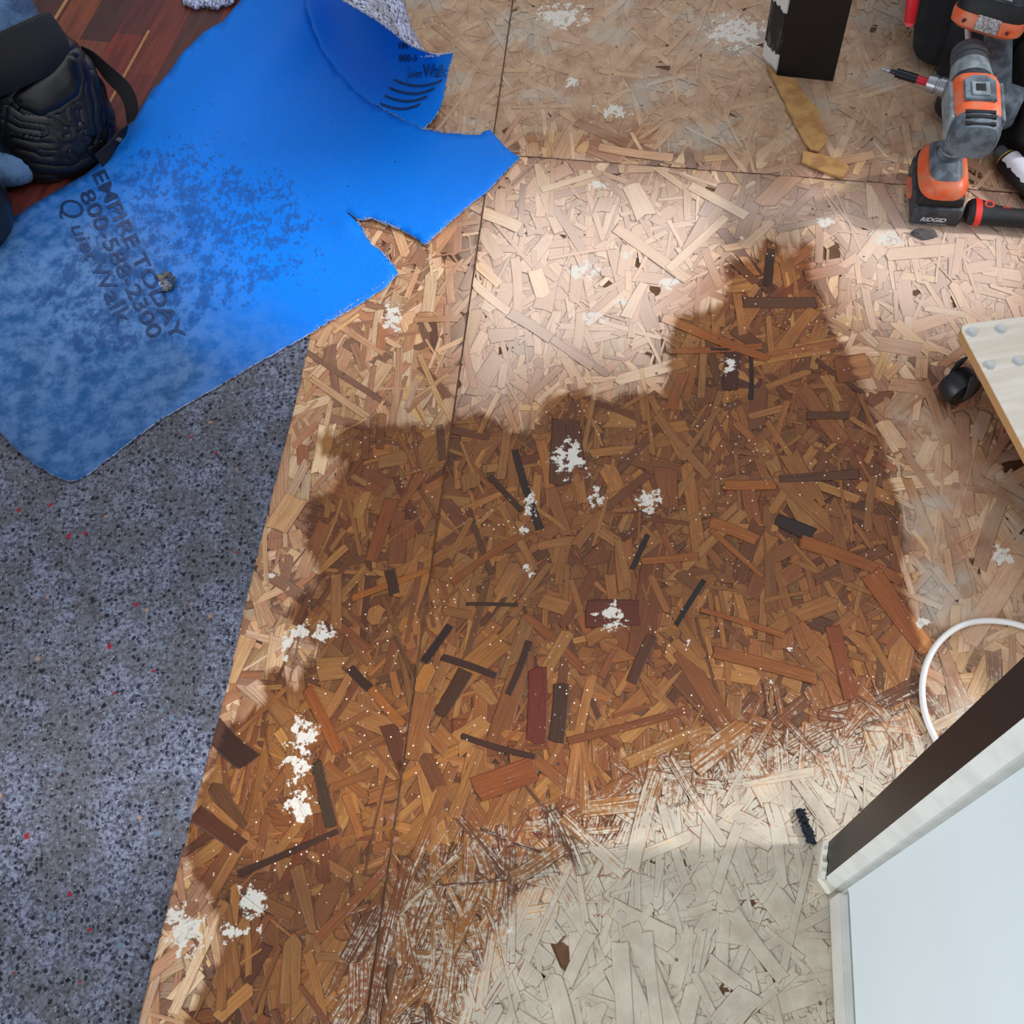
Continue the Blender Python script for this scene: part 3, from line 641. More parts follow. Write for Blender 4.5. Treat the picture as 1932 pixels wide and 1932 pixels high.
# felt scrap at the top edge
sc = [(338, -40), (345, 4), (362, 10), (385, 7), (402, 12), (420, 5), (440, 2), (455, -40)]
V2, F2, _ = sheet_mesh(sc, lambda x, y: .022+.004*noise.noise(Vector((x/9, y/9, 0))), 6, 4, 2)
me2 = bpy.data.meshes.new('felt_scrap'); me2.from_pydata(V2, [], F2); s_ = link('felt_scrap', me2, FELT_L, smooth=True)
if sum(p.normal.z for p in me2.polygons) < 0: me2.flip_normals()
s_.modifiers.new('s', 'SOLIDIFY').thickness = .009; tag(s_, 'pale grey ragged felt scrap lying on the red laminate', 'scrap')
# ------------------------------------------------------------------ square post and fibreboard strips
pA, pB, pC = P(1438, 107), P(1462, 138), P(1572, 150); pD = pA+(pC-pB)
post = empty('square_post', 'square black wooden post with a partly painted white left side, standing on the board floor', 'post', Matrix.Translation((pA+pC)/2))
org = (pA+pC)/2
def loc(v): return (v.x-org.x, v.y-org.y)
pc = B().prism([loc(pA), loc(pB), loc(pC), loc(pD)], .002, 1.1).build('post_core', NT('x').m, post, smooth=False)
tw = NT('half_painted'); gp = tw.geo(); sx = tw.n('SeparateXYZ'); tw.l(gp, sx.inputs[0])
nz_ = tw.noise(gp, 60, 3, .7, (1, 1, .2)).outputs[0]
zz = tw.math('ADD', sx.outputs[2], tw.math('MULTIPLY', tw.math('SUBTRACT', nz_, .5), .04))
mm = tw.math('MULTIPLY', tw.math('GREATER_THAN', zz, .034), tw.math('LESS_THAN', zz, .115))
tw.l(tw.mix(mm, srgb(232, 232, 228), tw.mix(tw.step(nz_, .5, .66), srgb(26, 24, 26), srgb(92, 92, 96))), tw.b.inputs['Base Color']); tw.b.inputs['Roughness'].default_value = .6
pc.data.materials.clear(); pc.data.materials.append(tw.m); pc['label'] = 'white side with a roughly brushed black band'
ab = (pB-pA).normalized(); bc = (pC-pB).normalized(); nb = Vector((bc.y, -bc.x, 0));
if nb.y > 0: nb = -nb
B().prism([loc(pB+nb*.0005+bc*.003), loc(pB+nb*.006+bc*.003), loc(pC+nb*.006), loc(pC+nb*.0005)], .001, 1.1).build('post_face', solid_black, post, smooth=False)['label'] = 'flat black front board'
FB = simple('tan_fibreboard', (196, 150, 92), .85, nz=40, col2=(168, 122, 74))
def strip(poly, label, z=.0045, jit=.6):
    V2, F2, _ = sheet_mesh(poly, lambda x, y: .0028+z, 12, 8, jit); me2 = bpy.data.meshes.new('fibreboard_strip'); me2.from_pydata(V2, [], F2)
    if sum(p.normal.z for p in me2.polygons) < 0: me2.flip_normals()
    o = link('fibreboard_strip', me2, FB); o.modifiers.new('s', 'SOLIDIFY').thickness = .0045; tag(o, label, 'strip', 'torn fibreboard strips'); return o
strip([(1446, 118), (1466, 142), (1500, 148), (1520, 180), (1542, 205), (1552, 232), (1558, 250), (1558, 270), (1546, 284), (1530, 282), (1518, 266), (1498, 230), (1475, 180), (1455, 140)], 'long torn tan fibreboard strip running out from under the black post')
strip([(1516, 284), (1540, 290), (1570, 296), (1598, 308), (1600, 322), (1590, 334), (1562, 326), (1530, 312), (1513, 305)], 'short tan fibreboard offcut below the end of the longer strip')
# ------------------------------------------------------------------ dolly corner
dz = .1
k0 = P(1808, 612, dz); ed = (P(1932, 845, dz)-k0).normalized(); eh = (P(1932, 597, dz)-k0).normalized()
dolly = empty('furniture_dolly', 'pale plywood moving dolly with dimpled screw heads and a black caster at the right edge', 'dolly', Matrix.Translation((k0.x, k0.y, 0)))
LL, WW = .60, .42
rc = .012; pr = [k0+ed*rc, k0+(ed+eh)*rc*.3, k0+eh*rc, k0+eh*WW, k0+eh*WW+ed*LL, k0+ed*LL]
pr = [(p.x-k0.x, p.y-k0.y) for p in pr]
ply = NT('plywood_edge'); sx = ply.n('SeparateXYZ'); ply.l(ply.obj(), sx.inputs[0])
wv = ply.math('SINE', ply.math('MULTIPLY', sx.outputs[2], 2400.0)); nn = ply.noise(ply.obj(), 200, 3, .6).outputs[0]
ply.l(ply.mix(ply.step(ply.math('ADD', wv, ply.math('MULTIPLY', nn, .8)), -.2, .9), srgb(170, 122, 74), srgb(206, 162, 108)), ply.b.inputs['Base Color']); ply.b.inputs['Roughness'].default_value = .75
top = NT('birch_veneer'); g = top.noise(top.obj(), 1, 4, .6, (8, 70, 8)).outputs[0]
top.l(top.mix(top.step(g, .35, .7), srgb(240, 232, 218), srgb(226, 214, 194)), top.b.inputs['Base Color']); top.b.inputs['Roughness'].default_value = .4
B().prism(pr, dz-.018, dz-.0016).build('deck', ply.m, dolly, smooth=False)['label'] = 'layered tan plywood edge'
B().prism(pr, dz-.0016, dz, .0006).build('top_veneer', top.m, dolly, smooth=False)['label'] = 'smooth whitish top face'
steel = simple('brushed_steel', (196, 198, 198), .45, .35)
for (x, y) in ((1833, 627), (1887, 621), (1866, 689), (1920, 682)):
    p = P(x, y, dz)-Vector((k0.x, k0.y, 0))
    b_ = B(); b_.rings([[Vector((p.x+math.cos(a_)*r_, p.y+math.sin(a_)*r_, dz+z_)) for a_ in [6.283*k/20 for k in range(20)]] for r_, z_ in ((.0078, .0), (.0073, .0013), (.0062, .0012), (.0035, .0004), (.0008, .0002))])
    b_.build('screw_head', steel, dolly)
rub = simple('black_rubber', (24, 24, 27), .45)
cp = P(1803, 752, .0)-Vector((k0.x, k0.y, 0)); cdir = (P(1832, 772)-P(1790, 700)).normalized(); cax = (P(1826, 772)-P(1800, 738)); cax.z = 0; cax.normalize()
cc = Vector((cp.x, cp.y, .0268))
cc = cc-cax*.004
b_ = B(); b_.tube([cc-cax*.016, cc-cax*.0145, cc-cax*.008, cc+cax*.008, cc+cax*.0145, cc+cax*.016], [.019, .024, .0262, .0262, .024, .019], 28); b_.build('caster_wheel', rub, dolly)
fk = B()
hub = Vector((-.0, 0, 0))
for s_ in (-1, 1):
    o_ = cc+cax*.019*s_; fk.tube([o_+Vector((0, 0, -.006)), o_+Vector((0, 0, .015)), o_-cax*.004*s_+ed*0+Vector((0, 0, .045))], [.007, .008, .010], 10, flat=.18, up=cax)
fk.box((cc.x+eh.x*.022, cc.y+eh.y*.022, dz-.0215), (.044, .05, .006), bev=.002); fk.build('caster_fork', simple('zinc', (92, 96, 104), .4, .7), dolly)
# ------------------------------------------------------------------ white cord
cpts = [(1932, 1182), (1900, 1174), (1862, 1171), (1826, 1176), (1796, 1190), (1768, 1216), (1750, 1248), (1741, 1284), (1741, 1320), (1748, 1355), (1762, 1388), (1790, 1440), (1850, 1500)]
cpts = [(2050, 1230), (1985, 1200)]+cpts
wp = [P(x, y, .0062) for x, y in cpts]
B().tube([crom(wp, k/120) for k in range(121)], .0040, 12).build('white_cord', simple('white_pvc', (226, 222, 218), .35))
tag(bpy.data.objects['white_cord'], 'white cable looping over the floor beside the black casing', 'cable')
# small debris
def blob(name, x, y, r, mat, label, cat, stretch=1, ang=0, h=.5, seed=1, z=.002):
    bm = bmesh.new(); bmesh.ops.create_icosphere(bm, subdivisions=3, radius=1)
    for v in bm.verts:
        k = 1+.45*noise.noise(v.co*2.2+Vector((seed*7, 0, 0))); v.co = Vector((v.co.x*stretch*k*r, v.co.y*r*k, v.co.z*r*h*k))
    m_ = Matrix.Translation(P(x, y, z+r*h*.8)) @ Matrix.Rotation(ang, 4, 'Z')
    me_ = bpy.data.meshes.new(name); bm.to_mesh(me_); bm.free(); o = link(name, me_, mat, smooth=True); o.matrix_world = m_; return tag(o, label, cat)
lintm = simple('dark_fuzz', (28, 34, 44), .95, nz=700, amt=.6, bump=1)
lp = B(); 
for k in range(90):
    t_ = rr_.random(); x = 1508+t_*24; y = 1528+t_*62; p = P(x, y, .004)+Vector((rr_.uniform(-1, 1)*.0035, rr_.uniform(-1, 1)*.0025, rr_.uniform(-.001, .003))); a_ = rr_.uniform(0, 6.28)
    d = Vector((math.cos(a_), math.sin(a_), 0))*.0035; lp.tube([p-d, p+Vector((0, 0, .0012)), p+d], [.0012, .0018, .0012], 6)
tag(lp.build('lint', lintm), 'dark blue-black fuzzy lint strand on the white-washed floor near the casing', 'lint')
blob('debris_chip', 1745, 441, .009, simple('grey_chip', (98, 92, 92), .9, nz=200), 'small grey brown chip lying below the drill battery', 'debris', 2.0, -.3, .25, 4)
blob('debris_chip', 1322, 1545, .006, simple('grey_chip2', (120, 92, 70), .9, nz=200), 'tiny brown chip on the white-washed board', 'debris', 1.6, .9, .3, 2) if False else None
# ------------------------------------------------------------------ power tools
ORG = simple('orange_plastic', (232, 92, 40), .45, nz=45, col2=(210, 120, 86)); GRY = simple('dusty_grey_rubber', (74, 82, 92), .6, nz=50, col2=(112, 126, 138)); DGR = simple('dark_grey_plastic', (40, 43, 50), .5, nz=60, col2=(66, 72, 80))
LGR = simple('dusty_light_grey', (142, 154, 158), .5, nz=70, col2=(110, 120, 126)); BLK = simple('matte_black', (20, 20, 23), .6); SIL = simple('grey_steel', (150, 152, 160), .32, .85)
WHT = simple('label_white', (212, 214, 218), .5); RED = simple('red_plastic', (206, 26, 44), .42)
def rbox(b, c, d, bev, rot=None, taper=None): return b.box(c, d, rot, bev, 3, taper)
def make_battery(par, x0, rear_label=True):
    # pack: local +X forward, sits z 0..0.055
    rbox(B(), (x0, 0, .019), (.112, .074, .036), .006).build('battery_shell', DGR, par)
    rbox(B(), (x0+.002, 0, .043), (.104, .068, .022), .006).build('battery_cover', BLK, par)
    if rear_label:
        vs, fs = text_geo('RIDGID', 1, .25, .03); xa = np.array(vs); w = xa[:, 0].max()
        V_ = [Vector((x0-.0568, -(v[0]/w-.5)*.038+.004, .012+v[1]*.0115)) for v in vs]
        m = bpy.data.meshes.new('brand_lettering'); m.from_pydata(V_, [], fs); o = link('brand_lettering', m, WHT, par); o['label'] = 'white slanted lettering'
        B().box((x0-.0564, -.003, .007), (.0006, .03, .002)).build('label_line', simple('label_grey', (120, 122, 126), .5), par)
    for s_ in (-1, 1):
        B().prism([(x0-.02, -.004), (x0+.028, -.004), (x0+.022, .004), (x0-.014, .004)], 0, .012).xf(Matrix.Translation((0, s_*.0372, .022)) @ Matrix.Rotation(s_*math.pi/2, 4, 'X') @ Matrix.Translation((0, 0, -.006)) @ Matrix.Scale(.9, 4)).build('release_button', ORG, par)
def make_drill():
    a_ = P(1840, 275, .185); b_ = P(1825, 85, .185); a_ = P(1837, 290, .185); f = (b_-a_); f.z = 0; L = f.length; f.normalize(); side = Vector((-f.y, f.x, 0))
    org = Vector((a_.x, a_.y, 0))+f*.07
    m = Matrix(((f.x, side.x, 0, org.x), (f.y, side.y, 0, org.y), (0, 0, 1, .002), (0, 0, 0, 1)))
    t = empty('cordless_drill', 'orange and dusty grey cordless drill standing upright on its battery, chuck pointing away', 'drill', m)
    bc_ = (P(1768, 352, .03)-org); bx = bc_.dot(f); by = bc_.dot(side)
    off = Vector((bx, by, 0))
    br = empty('battery', None, None); br.parent = t; br.location = off
    make_battery(br, 0)
    # foot: grey sculpted centre with orange shoulders
    fo2 = B(); 
    def prof(z, lx, ly, cx=0, cy=0, n=28, e=3.2):
        return [Vector((cx+off.x+lx*abs(math.cos(q))**(2/e)*math.copysign(1, math.cos(q)), cy+off.y+ly*abs(math.sin(q))**(2/e)*math.copysign(1, math.sin(q)), z)) for q in [2*math.pi*k/n for k in range(n)]]
    B().rings([prof(.054, .054, .036), prof(.060, .055, .037), prof(.070, .050, .033), prof(.076, .042, .027)]).build('foot_shoulder', ORG, t)
    hx, hy = -off.x, -off.y
    B().rings([prof(.0585, .047, .0255, .004, 0, e=4.5), prof(.074, .044, .0245, .004, 0, e=4.5), prof(.083, .034, .022, .006, 0, e=3.5), prof(.090, .022, .018, .008, 0, e=2.5)]).build('foot_pad', GRY, t)
    z0_ = Vector((off.x+.010, off.y, .080)); z1_ = Vector((.004, 0, .165))
    hs = []
    for k in range(9):
        u = k/8; p = z0_.lerp(z1_, u); rx = [.023, .019, .0175, .0175, .018, .019, .020, .021, .024][k]; ry = [.021, .017, .0155, .0155, .016, .016, .0165, .018, .02][k]
        hs.append([p+Vector((math.cos(q)*rx, math.sin(q)*ry, 0)) for q in [2*math.pi*j/20 for j in range(20)]])
    B().rings(hs).build('handle', GRY, t)
    gr = B()
    for u in (.30, .52, .74): p = z0_.lerp(z1_, u); gr.rings([[p+Vector((math.cos(q)*(.0195), math.sin(q)*(.0172), dz_)) for q in [2*math.pi*j/20 for j in range(20)]] for dz_ in (-.0015, .0015)])
    gr.build('grip_rib', LGR, t)
    B().tube([(.03, 0, .150), (.026, 0, .143), (.025, 0, .132), (.028, 0, .124)], [.007, .007, .006, .004], 10).build('trigger', ORG, t)
    # motor body along X
    def cyl(x0, x1, r0, r1, name, mat, n=32, zc=.188, sq=2.6, steps=1):
        rs = []
        for k in range(steps+1):
            u = k/steps; x = x0+(x1-x0)*u; r = r0+(r1-r0)*u
            rs.append([Vector((x, r*abs(math.cos(q))**(2/sq)*math.copysign(1, math.cos(q)), zc+r*abs(math.sin(q))**(2/sq)*math.copysign(1, math.sin(q)))) for q in [2*math.pi*j/n for j in range(n)]])
        return B().rings(rs).build(name, mat, t)
    def cylm(prof_, name, mat, n=32, zc=.188, sq=2.6):
        rs = [[Vector((x, r*abs(math.cos(q))**(2/sq)*math.copysign(1, math.cos(q)), zc+r*abs(math.sin(q))**(2/sq)*math.copysign(1, math.sin(q)))) for q in [2*math.pi*j/n for j in range(n)]] for x, r in prof_]
        return B().rings(rs).build(name, mat, t)
    cylm([(-.030, .031), (-.022, .034), (.035, .0345), (.046, .032)], 'motor_housing', ORG, sq=3.2)
    cylm([(-.057, .020), (-.055, .028), (-.048, .0325), (-.032, .0335), (-.028, .0315)], 'motor_cap', GRY, sq=3.0)
    vt = B()
    for k in range(3): rbox(vt, (-.050+k*.0095, 0, .2205-(.003 if k == 0 else 0)), (.0052, .040, .004), .001)
    vt.build('vent', BLK, t)
    # grey side rails and top plate with square recess
    for s_ in (-1, 1): rbox(B(), (.004, s_*.0335, .190), (.074, .007, .040), .003).build('side_rail', GRY if s_ < 0 else LGR, t)
    B().prism([(-.012, -.021), (.026, -.021), (.036, -.010), (.036, .010), (.026, .021), (-.012, .021)], .2215, .2255, .001).build('top_plate', GRY, t)
    rbox(B(), (.008, 0, .2262), (.026, .024, .002), .0008).build('speed_switch', LGR, t); rbox(B(), (.009, -.0, .2274), (.013, .013, .0018), .0005).build('switch_recess', BLK, t)
    cylm([(.044, .031), (.050, .0315), (.058, .029), (.072, .027)], 'gearbox', DGR, sq=2.2)
    cylm([(.060, .0295), (.066, .0298), (.090, .0265)], 'torque_collar', LGR, sq=2.0)
    cylm([(.088, .0245), (.090, .0262), (.1, .0262), (.1005, .0245), (.1035, .0245), (.104, .0262), (.112, .0262), (.1125, .0245), (.1155, .0245), (.116, .026), (.126, .0245), (.130, .017), (.133, .010)], 'chuck', simple('chuck_grey', (66, 70, 76), .45), sq=2.0)
    B().tube([(.130, 0, .188), (.175, 0, .188)], .0042, 10).build('drill_bit', simple('pale_bit', (206, 208, 216), .4), t)
make_drill()
def make_impact():
    nose = P(1765, 160, .075); hd = P(1850, 186, .075); f = (nose-hd); f.z = 0; f.normalize(); side = Vector((-f.y, f.x, 0))
    org = Vector((hd.x, hd.y, .075)); up = (P(1872, 50, .235)-org).normalized()
    m = Matrix(((f.x, side.x, 0, org.x), (f.y, side.y, 0, org.y), (0, 0, 1, org.z), (0, 0, 0, 1)))
    t = empty('impact_driver', 'upside-down impact driver behind the standing drill, bit pointing left, battery on top', 'impact driver', m)
    def cylm(prof_, name, mat, sq=2.2):
        rs = [[Vector((x, r*abs(math.cos(q))**(2/sq)*math.copysign(1, math.cos(q)), r*abs(math.sin(q))**(2/sq)*math.copysign(1, math.sin(q)))) for q in [2*math.pi*j/28 for j in range(28)]] for x, r in prof_]
        return B().rings(rs).build(name, mat, t)
    cylm([(-.06, .022), (-.052, .029), (-.01, .031), (0, .030)], 'motor_housing', GRY, 2.8)
    cylm([(0, .030), (.004, .033), (.018, .033), (.022, .028)], 'orange_collar', ORG, 2.8)
    cylm([(.022, .028), (.040, .026), (.052, .019), (.056, .0165)], 'nose_cone', SIL, 2)
    cylm([(.055, .0145), (.066, .0145), (.067, .0125), (.070, .0125), (.071, .0145), (.084, .0135)], 'bit_collet', simple('collet', (170, 174, 182), .35, .8), 2)
    cylm([(.082, .0062), (.103, .0062)], 'bit_sleeve', RED, 2); cylm([(.102, .0072), (.136, .0072), (.137, .004), (.147, .003)], 'bit_holder', simple('black_steel', (44, 46, 54), .3, .6), 2)
    cylm([(.146, .0034), (.150, .0034), (.153, .0024), (.160, .0016)], 'screw_bit', SIL, 2)
    # handle up to battery
    L = m.inverted()
    top_ = L @ P(1884, 44, .20); rs = []
    for k in range(7):
        u = k/6; p = Vector((-.02, 0, .02)).lerp(top_-Vector((0, 0, .0)), u); rs.append([p+Vector((math.cos(q)*.021, math.sin(q)*.0165, 0)) for q in [2*math.pi*j/18 for j in range(18)]])
    B().rings(rs).build('handle', GRY, t)
    pts = [Vector((-.02, 0, .02)).lerp(top_, u)+Vector((.012, -.0165, 0)) for u in (.25, .5, .62, .8, 1.0)]; pts[2] += Vector((-.012, 0, 0))
    B().tube(pts, .0016, 6).build('trim_line', ORG, t)
    # battery and orange foot, seen from its rear edge
    c0 = P(1876, 16, .225); dx = (P(1932, 62, .235)-P(1800, 22, .235)); dx.z = 0; dx.normalize(); dy = Vector((-dx.y, dx.x, 0))
    bm_ = L @ Matrix(((dx.x, dy.x, 0, c0.x), (dx.y, dy.y, 0, c0.y), (0, 0, 1, .226), (0, 0, 0, 1)))
    tilt = Matrix.Rotation(math.radians(-24), 4, 'X')
    bt = empty('battery', None, None); bt.parent = t; bt.matrix_local = bm_ @ tilt @ Matrix.Scale(.92, 4)
    def pf(z, lx, ly, n=32, e=3.6, cy=0): return [Vector((lx*abs(math.cos(q))**(2/e)*math.copysign(1, math.cos(q)), cy+ly*abs(math.sin(q))**(2/e)*math.copysign(1, math.sin(q)), z)) for q in [2*math.pi*k/n for k in range(n)]]
    B().rings([pf(-.030, .046, .046), pf(-.024, .055, .056), pf(-.010, .057, .058), pf(-.004, .056, .057)]).build('foot_shoulder', ORG, bt)
    B().rings([pf(-.004, .054, .055), pf(.012, .0555, .056), pf(.020, .054, .054)]).build('battery_cover', BLK, bt)
    B().rings([pf(.020, .051, .052), pf(.038, .050, .052), pf(.048, .045, .047)]).build('battery_shell', DGR, bt)
    # labels on the side that faces the room (local -Y)
    rbox(B(), (.006, -.0575, -.013), (.036, .002, .022), .0006).build('rating_label', simple('rating_grey', (112, 104, 104), .5, nz=300, col2=(190, 186, 186)), bt)
    rbox(B(), (-.004, -.0525, .031), (.060, .0016, .009), .0005, Matrix.Rotation(.04, 3, 'Y')).build('white_label', simple('lbl', (208, 210, 222), .5, nz=260, col2=(120, 124, 140)), bt)
    rbox(B(), (-.036, -.051, .034), (.014, .0022, .006), .0005).build('orange_mark', ORG, bt)
    rbox(B(), (.028, -.02, .0485), (.04, .03, .0012), .0004).build('top_label', WHT, bt)
    for x in (-.030, .038): B().tube([(x, -.0565, -.016), (x, -.0600, -.0165)], .0028, 10).build('screw_hole', simple('hole', (70, 30, 24), .6), bt)
make_impact()
# ------------------------------------------------------------------ tool bag
CAN = NT('black_canvas'); _n = CAN.noise(CAN.geo(), 12, 4, .6).outputs[0]; _w = CAN.noise(CAN.geo(), 900, 2, .5).outputs[0]
CAN.l(CAN.mix(CAN.step(_n, .4, .65), srgb(22, 23, 27), srgb(36, 38, 43)), CAN.b.inputs['Base Color']); CAN.b.inputs['Roughness'].default_value = .85; CAN.bump(CAN.math('ADD', _w, CAN.math('MULTIPLY', _n, 3.0)), .5, .004)
def make_bag():
    gl = P(1731, 150); t = empty('tool_bag', 'slouching black canvas tool bag behind the power tools at the top right', 'bag', Matrix.Translation((gl.x, gl.y, 0)))
    g0 = Vector((gl.x, gl.y, 0)); ux = Vector((.97, -.26, 0)).normalized(); uy = Vector((.26, .97, 0)).normalized()
    def outline(z, k=1.0, ins=0):
        pts = []
        n = 72
        for i in range(n):
            q = 2*math.pi*i/n; e = 5
            cx = abs(math.cos(q))**(2/e)*math.copysign(1, math.cos(q)); cy = abs(math.sin(q))**(2/e)*math.copysign(1, math.sin(q))
            lx = .23+(.23-ins)*cx; ly = .13+(.13-ins)*cy
            nn_ = noise.noise(Vector((cx*2.2, cy*2.2, z*7)))*.022+noise.noise(Vector((cx*6, cy*6, z*16)))*.009
            lean = -.10*(z/.26)**1.4*(1 if lx < .1 else .3)+.03*(z/.26)
            p = ux*(lx+nn_+lean*(1-lx/.46))+uy*(ly+nn_+.05*(z/.26)); pts.append(Vector((p.x, p.y, z+.012*noise.noise(Vector((cx*3, cy*3, 4)))*(z > .2))))
        return pts
    zs = [.003, .012, .03, .05, .075, .10, .125, .15, .175, .20, .225, .245, .26]
    rs = [outline(z, ins=(.02 if z < .01 else .008 if z < .02 else 0)) for z in zs]
    rs += [outline(z, ins=.012) for z in (.262, .24, .18, .10, .02)]
    B().rings(rs, cap=True).build('bag_body', CAN.m, t)
    # outer pockets on the front wall
    for k, (x0, x1, h, dep) in enumerate(((.03, .13, .15, .028), (.15, .25, .17, .024), (.27, .40, .14, .03))):
        rs = []
        for i, z in enumerate((.006, .02, .05, .09, h*.85, h)):
            bul = dep*(math.sin(min(1, z/h)*2.4)*.7+.35); row = []
            for j in range(15):
                u = j/14; x = x0+(x1-x0)*u; y = -.004-bul*math.sin(u*math.pi)**.6+.004*noise.noise(Vector((u*5, z*30, k)))+.05*(z/.26)*.6
                p = ux*x+uy*y; row.append(Vector((p.x, p.y, z)))
            for j in range(14, -1, -1):
                u = j/14; x = x0+(x1-x0)*u; p = ux*x+uy*(.012+.03*(z/.26)); row.append(Vector((p.x, p.y, z)))
            rs.append(row)
        B().rings(rs).build('pocket', CAN.m, t)
    # webbing strap and moulded foot
    pth = [ux*.012+uy*.05+Vector((0, 0, z)) for z in (.02, .08, .16, .24)]
    ft = B()
    for i in range(10):
        a_ = i/9*2.2-1.6; 
    wc = P(1800, 212, .0)-g0
    ft.tube([wc+Vector((0, 0, .002)), wc+Vector((0, 0, .010)), wc+Vector((0, 0, .030)), wc+Vector((0, 0, .036))], [.028, .034, .034, .026], 24)
    ft.build('moulded_foot', simple('foot_plastic', (26, 28, 32), .6, nz=60), t)
    # ribbed plastic base strip visible at the lower right
    rb = B()
    for i in range(12):
        p = P(1868+i*12, 286-i*.6)-g0; p2 = P(1876+i*12, 262-i*.6)-g0
        rb.tube([Vector((p.x, p.y, .006)), Vector((p2.x, p2.y, .02)), Vector((p2.x+.012, p2.y-.006, .004))], .0028, 6)
    rb.build('base_rib', simple('rib_plastic', (44, 46, 52), .45), t)
make_bag()
fp = [(1776, 96), (1830, 70), (2010, 20), (2010, 310), (1932, 296), (1880, 284), (1856, 262), (1840, 235), (1800, 170)]
def fz_(x, y):
    d = float(sd_poly([(x, y)], fp)[0]); return .006+.018*sst(d/30)+.055*sst((x-1890)/50)*sst(d/45)+.010*noise.noise(Vector((x/26, y/50, 2)))*sst(d/25)
V2, F2, _ = sheet_mesh(fp, fz_, 9, 8, .5); me2 = bpy.data.meshes.new('canvas_flap'); 
bag_ = bpy.data.objects['tool_bag']; me2.from_pydata([tuple(Vector(v)-bag_.matrix_world.translation) for v in V2], [], F2)
if sum(p.normal.z for p in me2.polygons) < 0: me2.flip_normals()
o = link('canvas_flap', me2, CAN.m, bag_, True); o.modifiers.new('s', 'SOLIDIFY').thickness = .004
# red handle in the bag's left side
a_ = P(1716, 46, .19); b_ = P(1728, -40, .19+.06)
rh = empty('pliers', 'red-handled tool poking out beside the black tool bag at the top', 'hand tool', Matrix.Translation(a_))
l_ = lambda v: v-a_
B().tube([l_(a_), l_(a_.lerp(b_, .08)), l_(a_.lerp(b_, .5)), l_(b_), l_(b_+(b_-a_)*.5)], [.006, .0085, .0092, .009, .008], 14).build('handle', RED, rh)
B().tube([l_(a_-(b_-a_).normalized()*.0022), l_(a_+(b_-a_).normalized()*.004)], [.0055, .0082], 14).build('handle_end', simple('pink_end', (232, 92, 104), .5), rh)
# ------------------------------------------------------------------ hand tool with black and red grip
h0 = P(1822, 402, .018); h1 = P(1932, 412, .018); hd_ = (h1-h0); hd_.z = 0; hd_.normalize(); hs_ = Vector((-hd_.y, hd_.x, 0))
m = Matrix(((hd_.x, hs_.x, 0, h0.x), (hd_.y, hs_.y, 0, h0.y), (0, 0, 1, .0022), (0, 0, 0, 1)))
hm = empty('hammer', 'hammer with a black rubber grip and red butt lying right of the drill battery', 'hammer', m)
def grip(prof_, name, mat, n=22):
    B().rings([[Vector((x, c+w*math.cos(q), .018+hh*math.sin(q))) for q in [2*math.pi*k/n for k in range(n)]] for x, c, w, hh in prof_]).build(name, mat, hm)
grip([(-.002, 0, .010, .008), (.001, .0, .0185, .0135), (.006, .001, .0225, .0155), (.012, .002, .0235, .016)], 'butt_cap', BLK)
grip([(.0105, .002, .0238, .0163), (.015, .0018, .0236, .0163), (.020, .0015, .0225, .0160)], 'red_band', simple('red_rubber', (226, 52, 38), .5))
grip([(.0195, .0015, .0222, .0158), (.03, .001, .0205, .015), (.045, -.002, .0165, .0145), (.07, -.003, .0145, .014), (.11, -.002, .0155, .0145), (.15, -.001, .016, .0145), (.20, 0, .015, .0135)], 'grip', simple('black_rubber_grip', (26, 26, 30), .6, nz=200, amt=.4))
grip([(.198, 0, .011, .009), (.30, 0, .010, .008)], 'shaft', SIL)
hh_ = B(); hh_.tube([(.31, -.055, .016), (.31, -.02, .016), (.31, .02, .016), (.31, .045, .016)], [.013, .0135, .012, .011], 16); hh_.build('head', SIL, hm)
B().rings([[Vector((.030+r_*math.cos(q), .006+r_*math.sin(q), .0322+z_)) for q in [6.283*k/20 for k in range(20)]] for r_, z_ in ((.0078, -.002), (.0075, .0012), (.0045, .0012), (.004, -.0015))]).build('hang_hole', simple('red_ring', (196, 66, 48), .5), hm)
B().rings([[Vector((.030+r_*math.cos(q), .006+r_*math.sin(q), .0322+z_)) for q in [6.283*k/16 for k in range(16)]] for r_, z_ in ((.0042, -.001), (.0042, .0004))]).build('hole_core', simple('hole_brown', (70, 44, 38), .7), hm)
rm_ = simple('red_mark', (150, 34, 30), .6)
for x in (.055, .107): B().box((x, .002, .0322), (.012, .003, .0012)).build('grip_marking', rm_, hm)
# ------------------------------------------------------------------ small bottle with white label
c0 = P(1885, 288, .02); c1 = P(1932, 338, .02); f = (c1-c0); f.z = 0; f.normalize(); s_ = Vector((-f.y, f.x, 0))
m = Matrix(((f.x, s_.x, 0, c0.x), (f.y, s_.y, 0, c0.y), (0, 0, 1, .0035), (0, 0, 0, 1)))
bt = empty('bottle', 'small black bottle with grey cap, yellow ring and torn white label', 'bottle', m)
def lat(prof_, name, mat, n=24, a0=0, a1=6.2832):
    B().rings([[Vector((x, r*math.cos(q), .0185+r*math.sin(q))) for q in [2*math.pi*k/n for k in range(n)]] for x, r in prof_]).build(name, mat, bt)
capm = simple('smoky_cap', (92, 100, 104), .2); capm.node_tree.nodes['Principled BSDF'].inputs['Transmission Weight'].default_value = .25
lat([(-.004, .008), (-.002, .0112), (.016, .0125)], 'cap', capm); lat([(.0155, .0155), (.0185, .0158)], 'ring', simple('yellow_ring', (214, 178, 50), .5)); lat([(.018, .0165), (.024, .0182), (.10, .0184), (.105, .016)], 'body', BLK)
lb = B(); rs = []
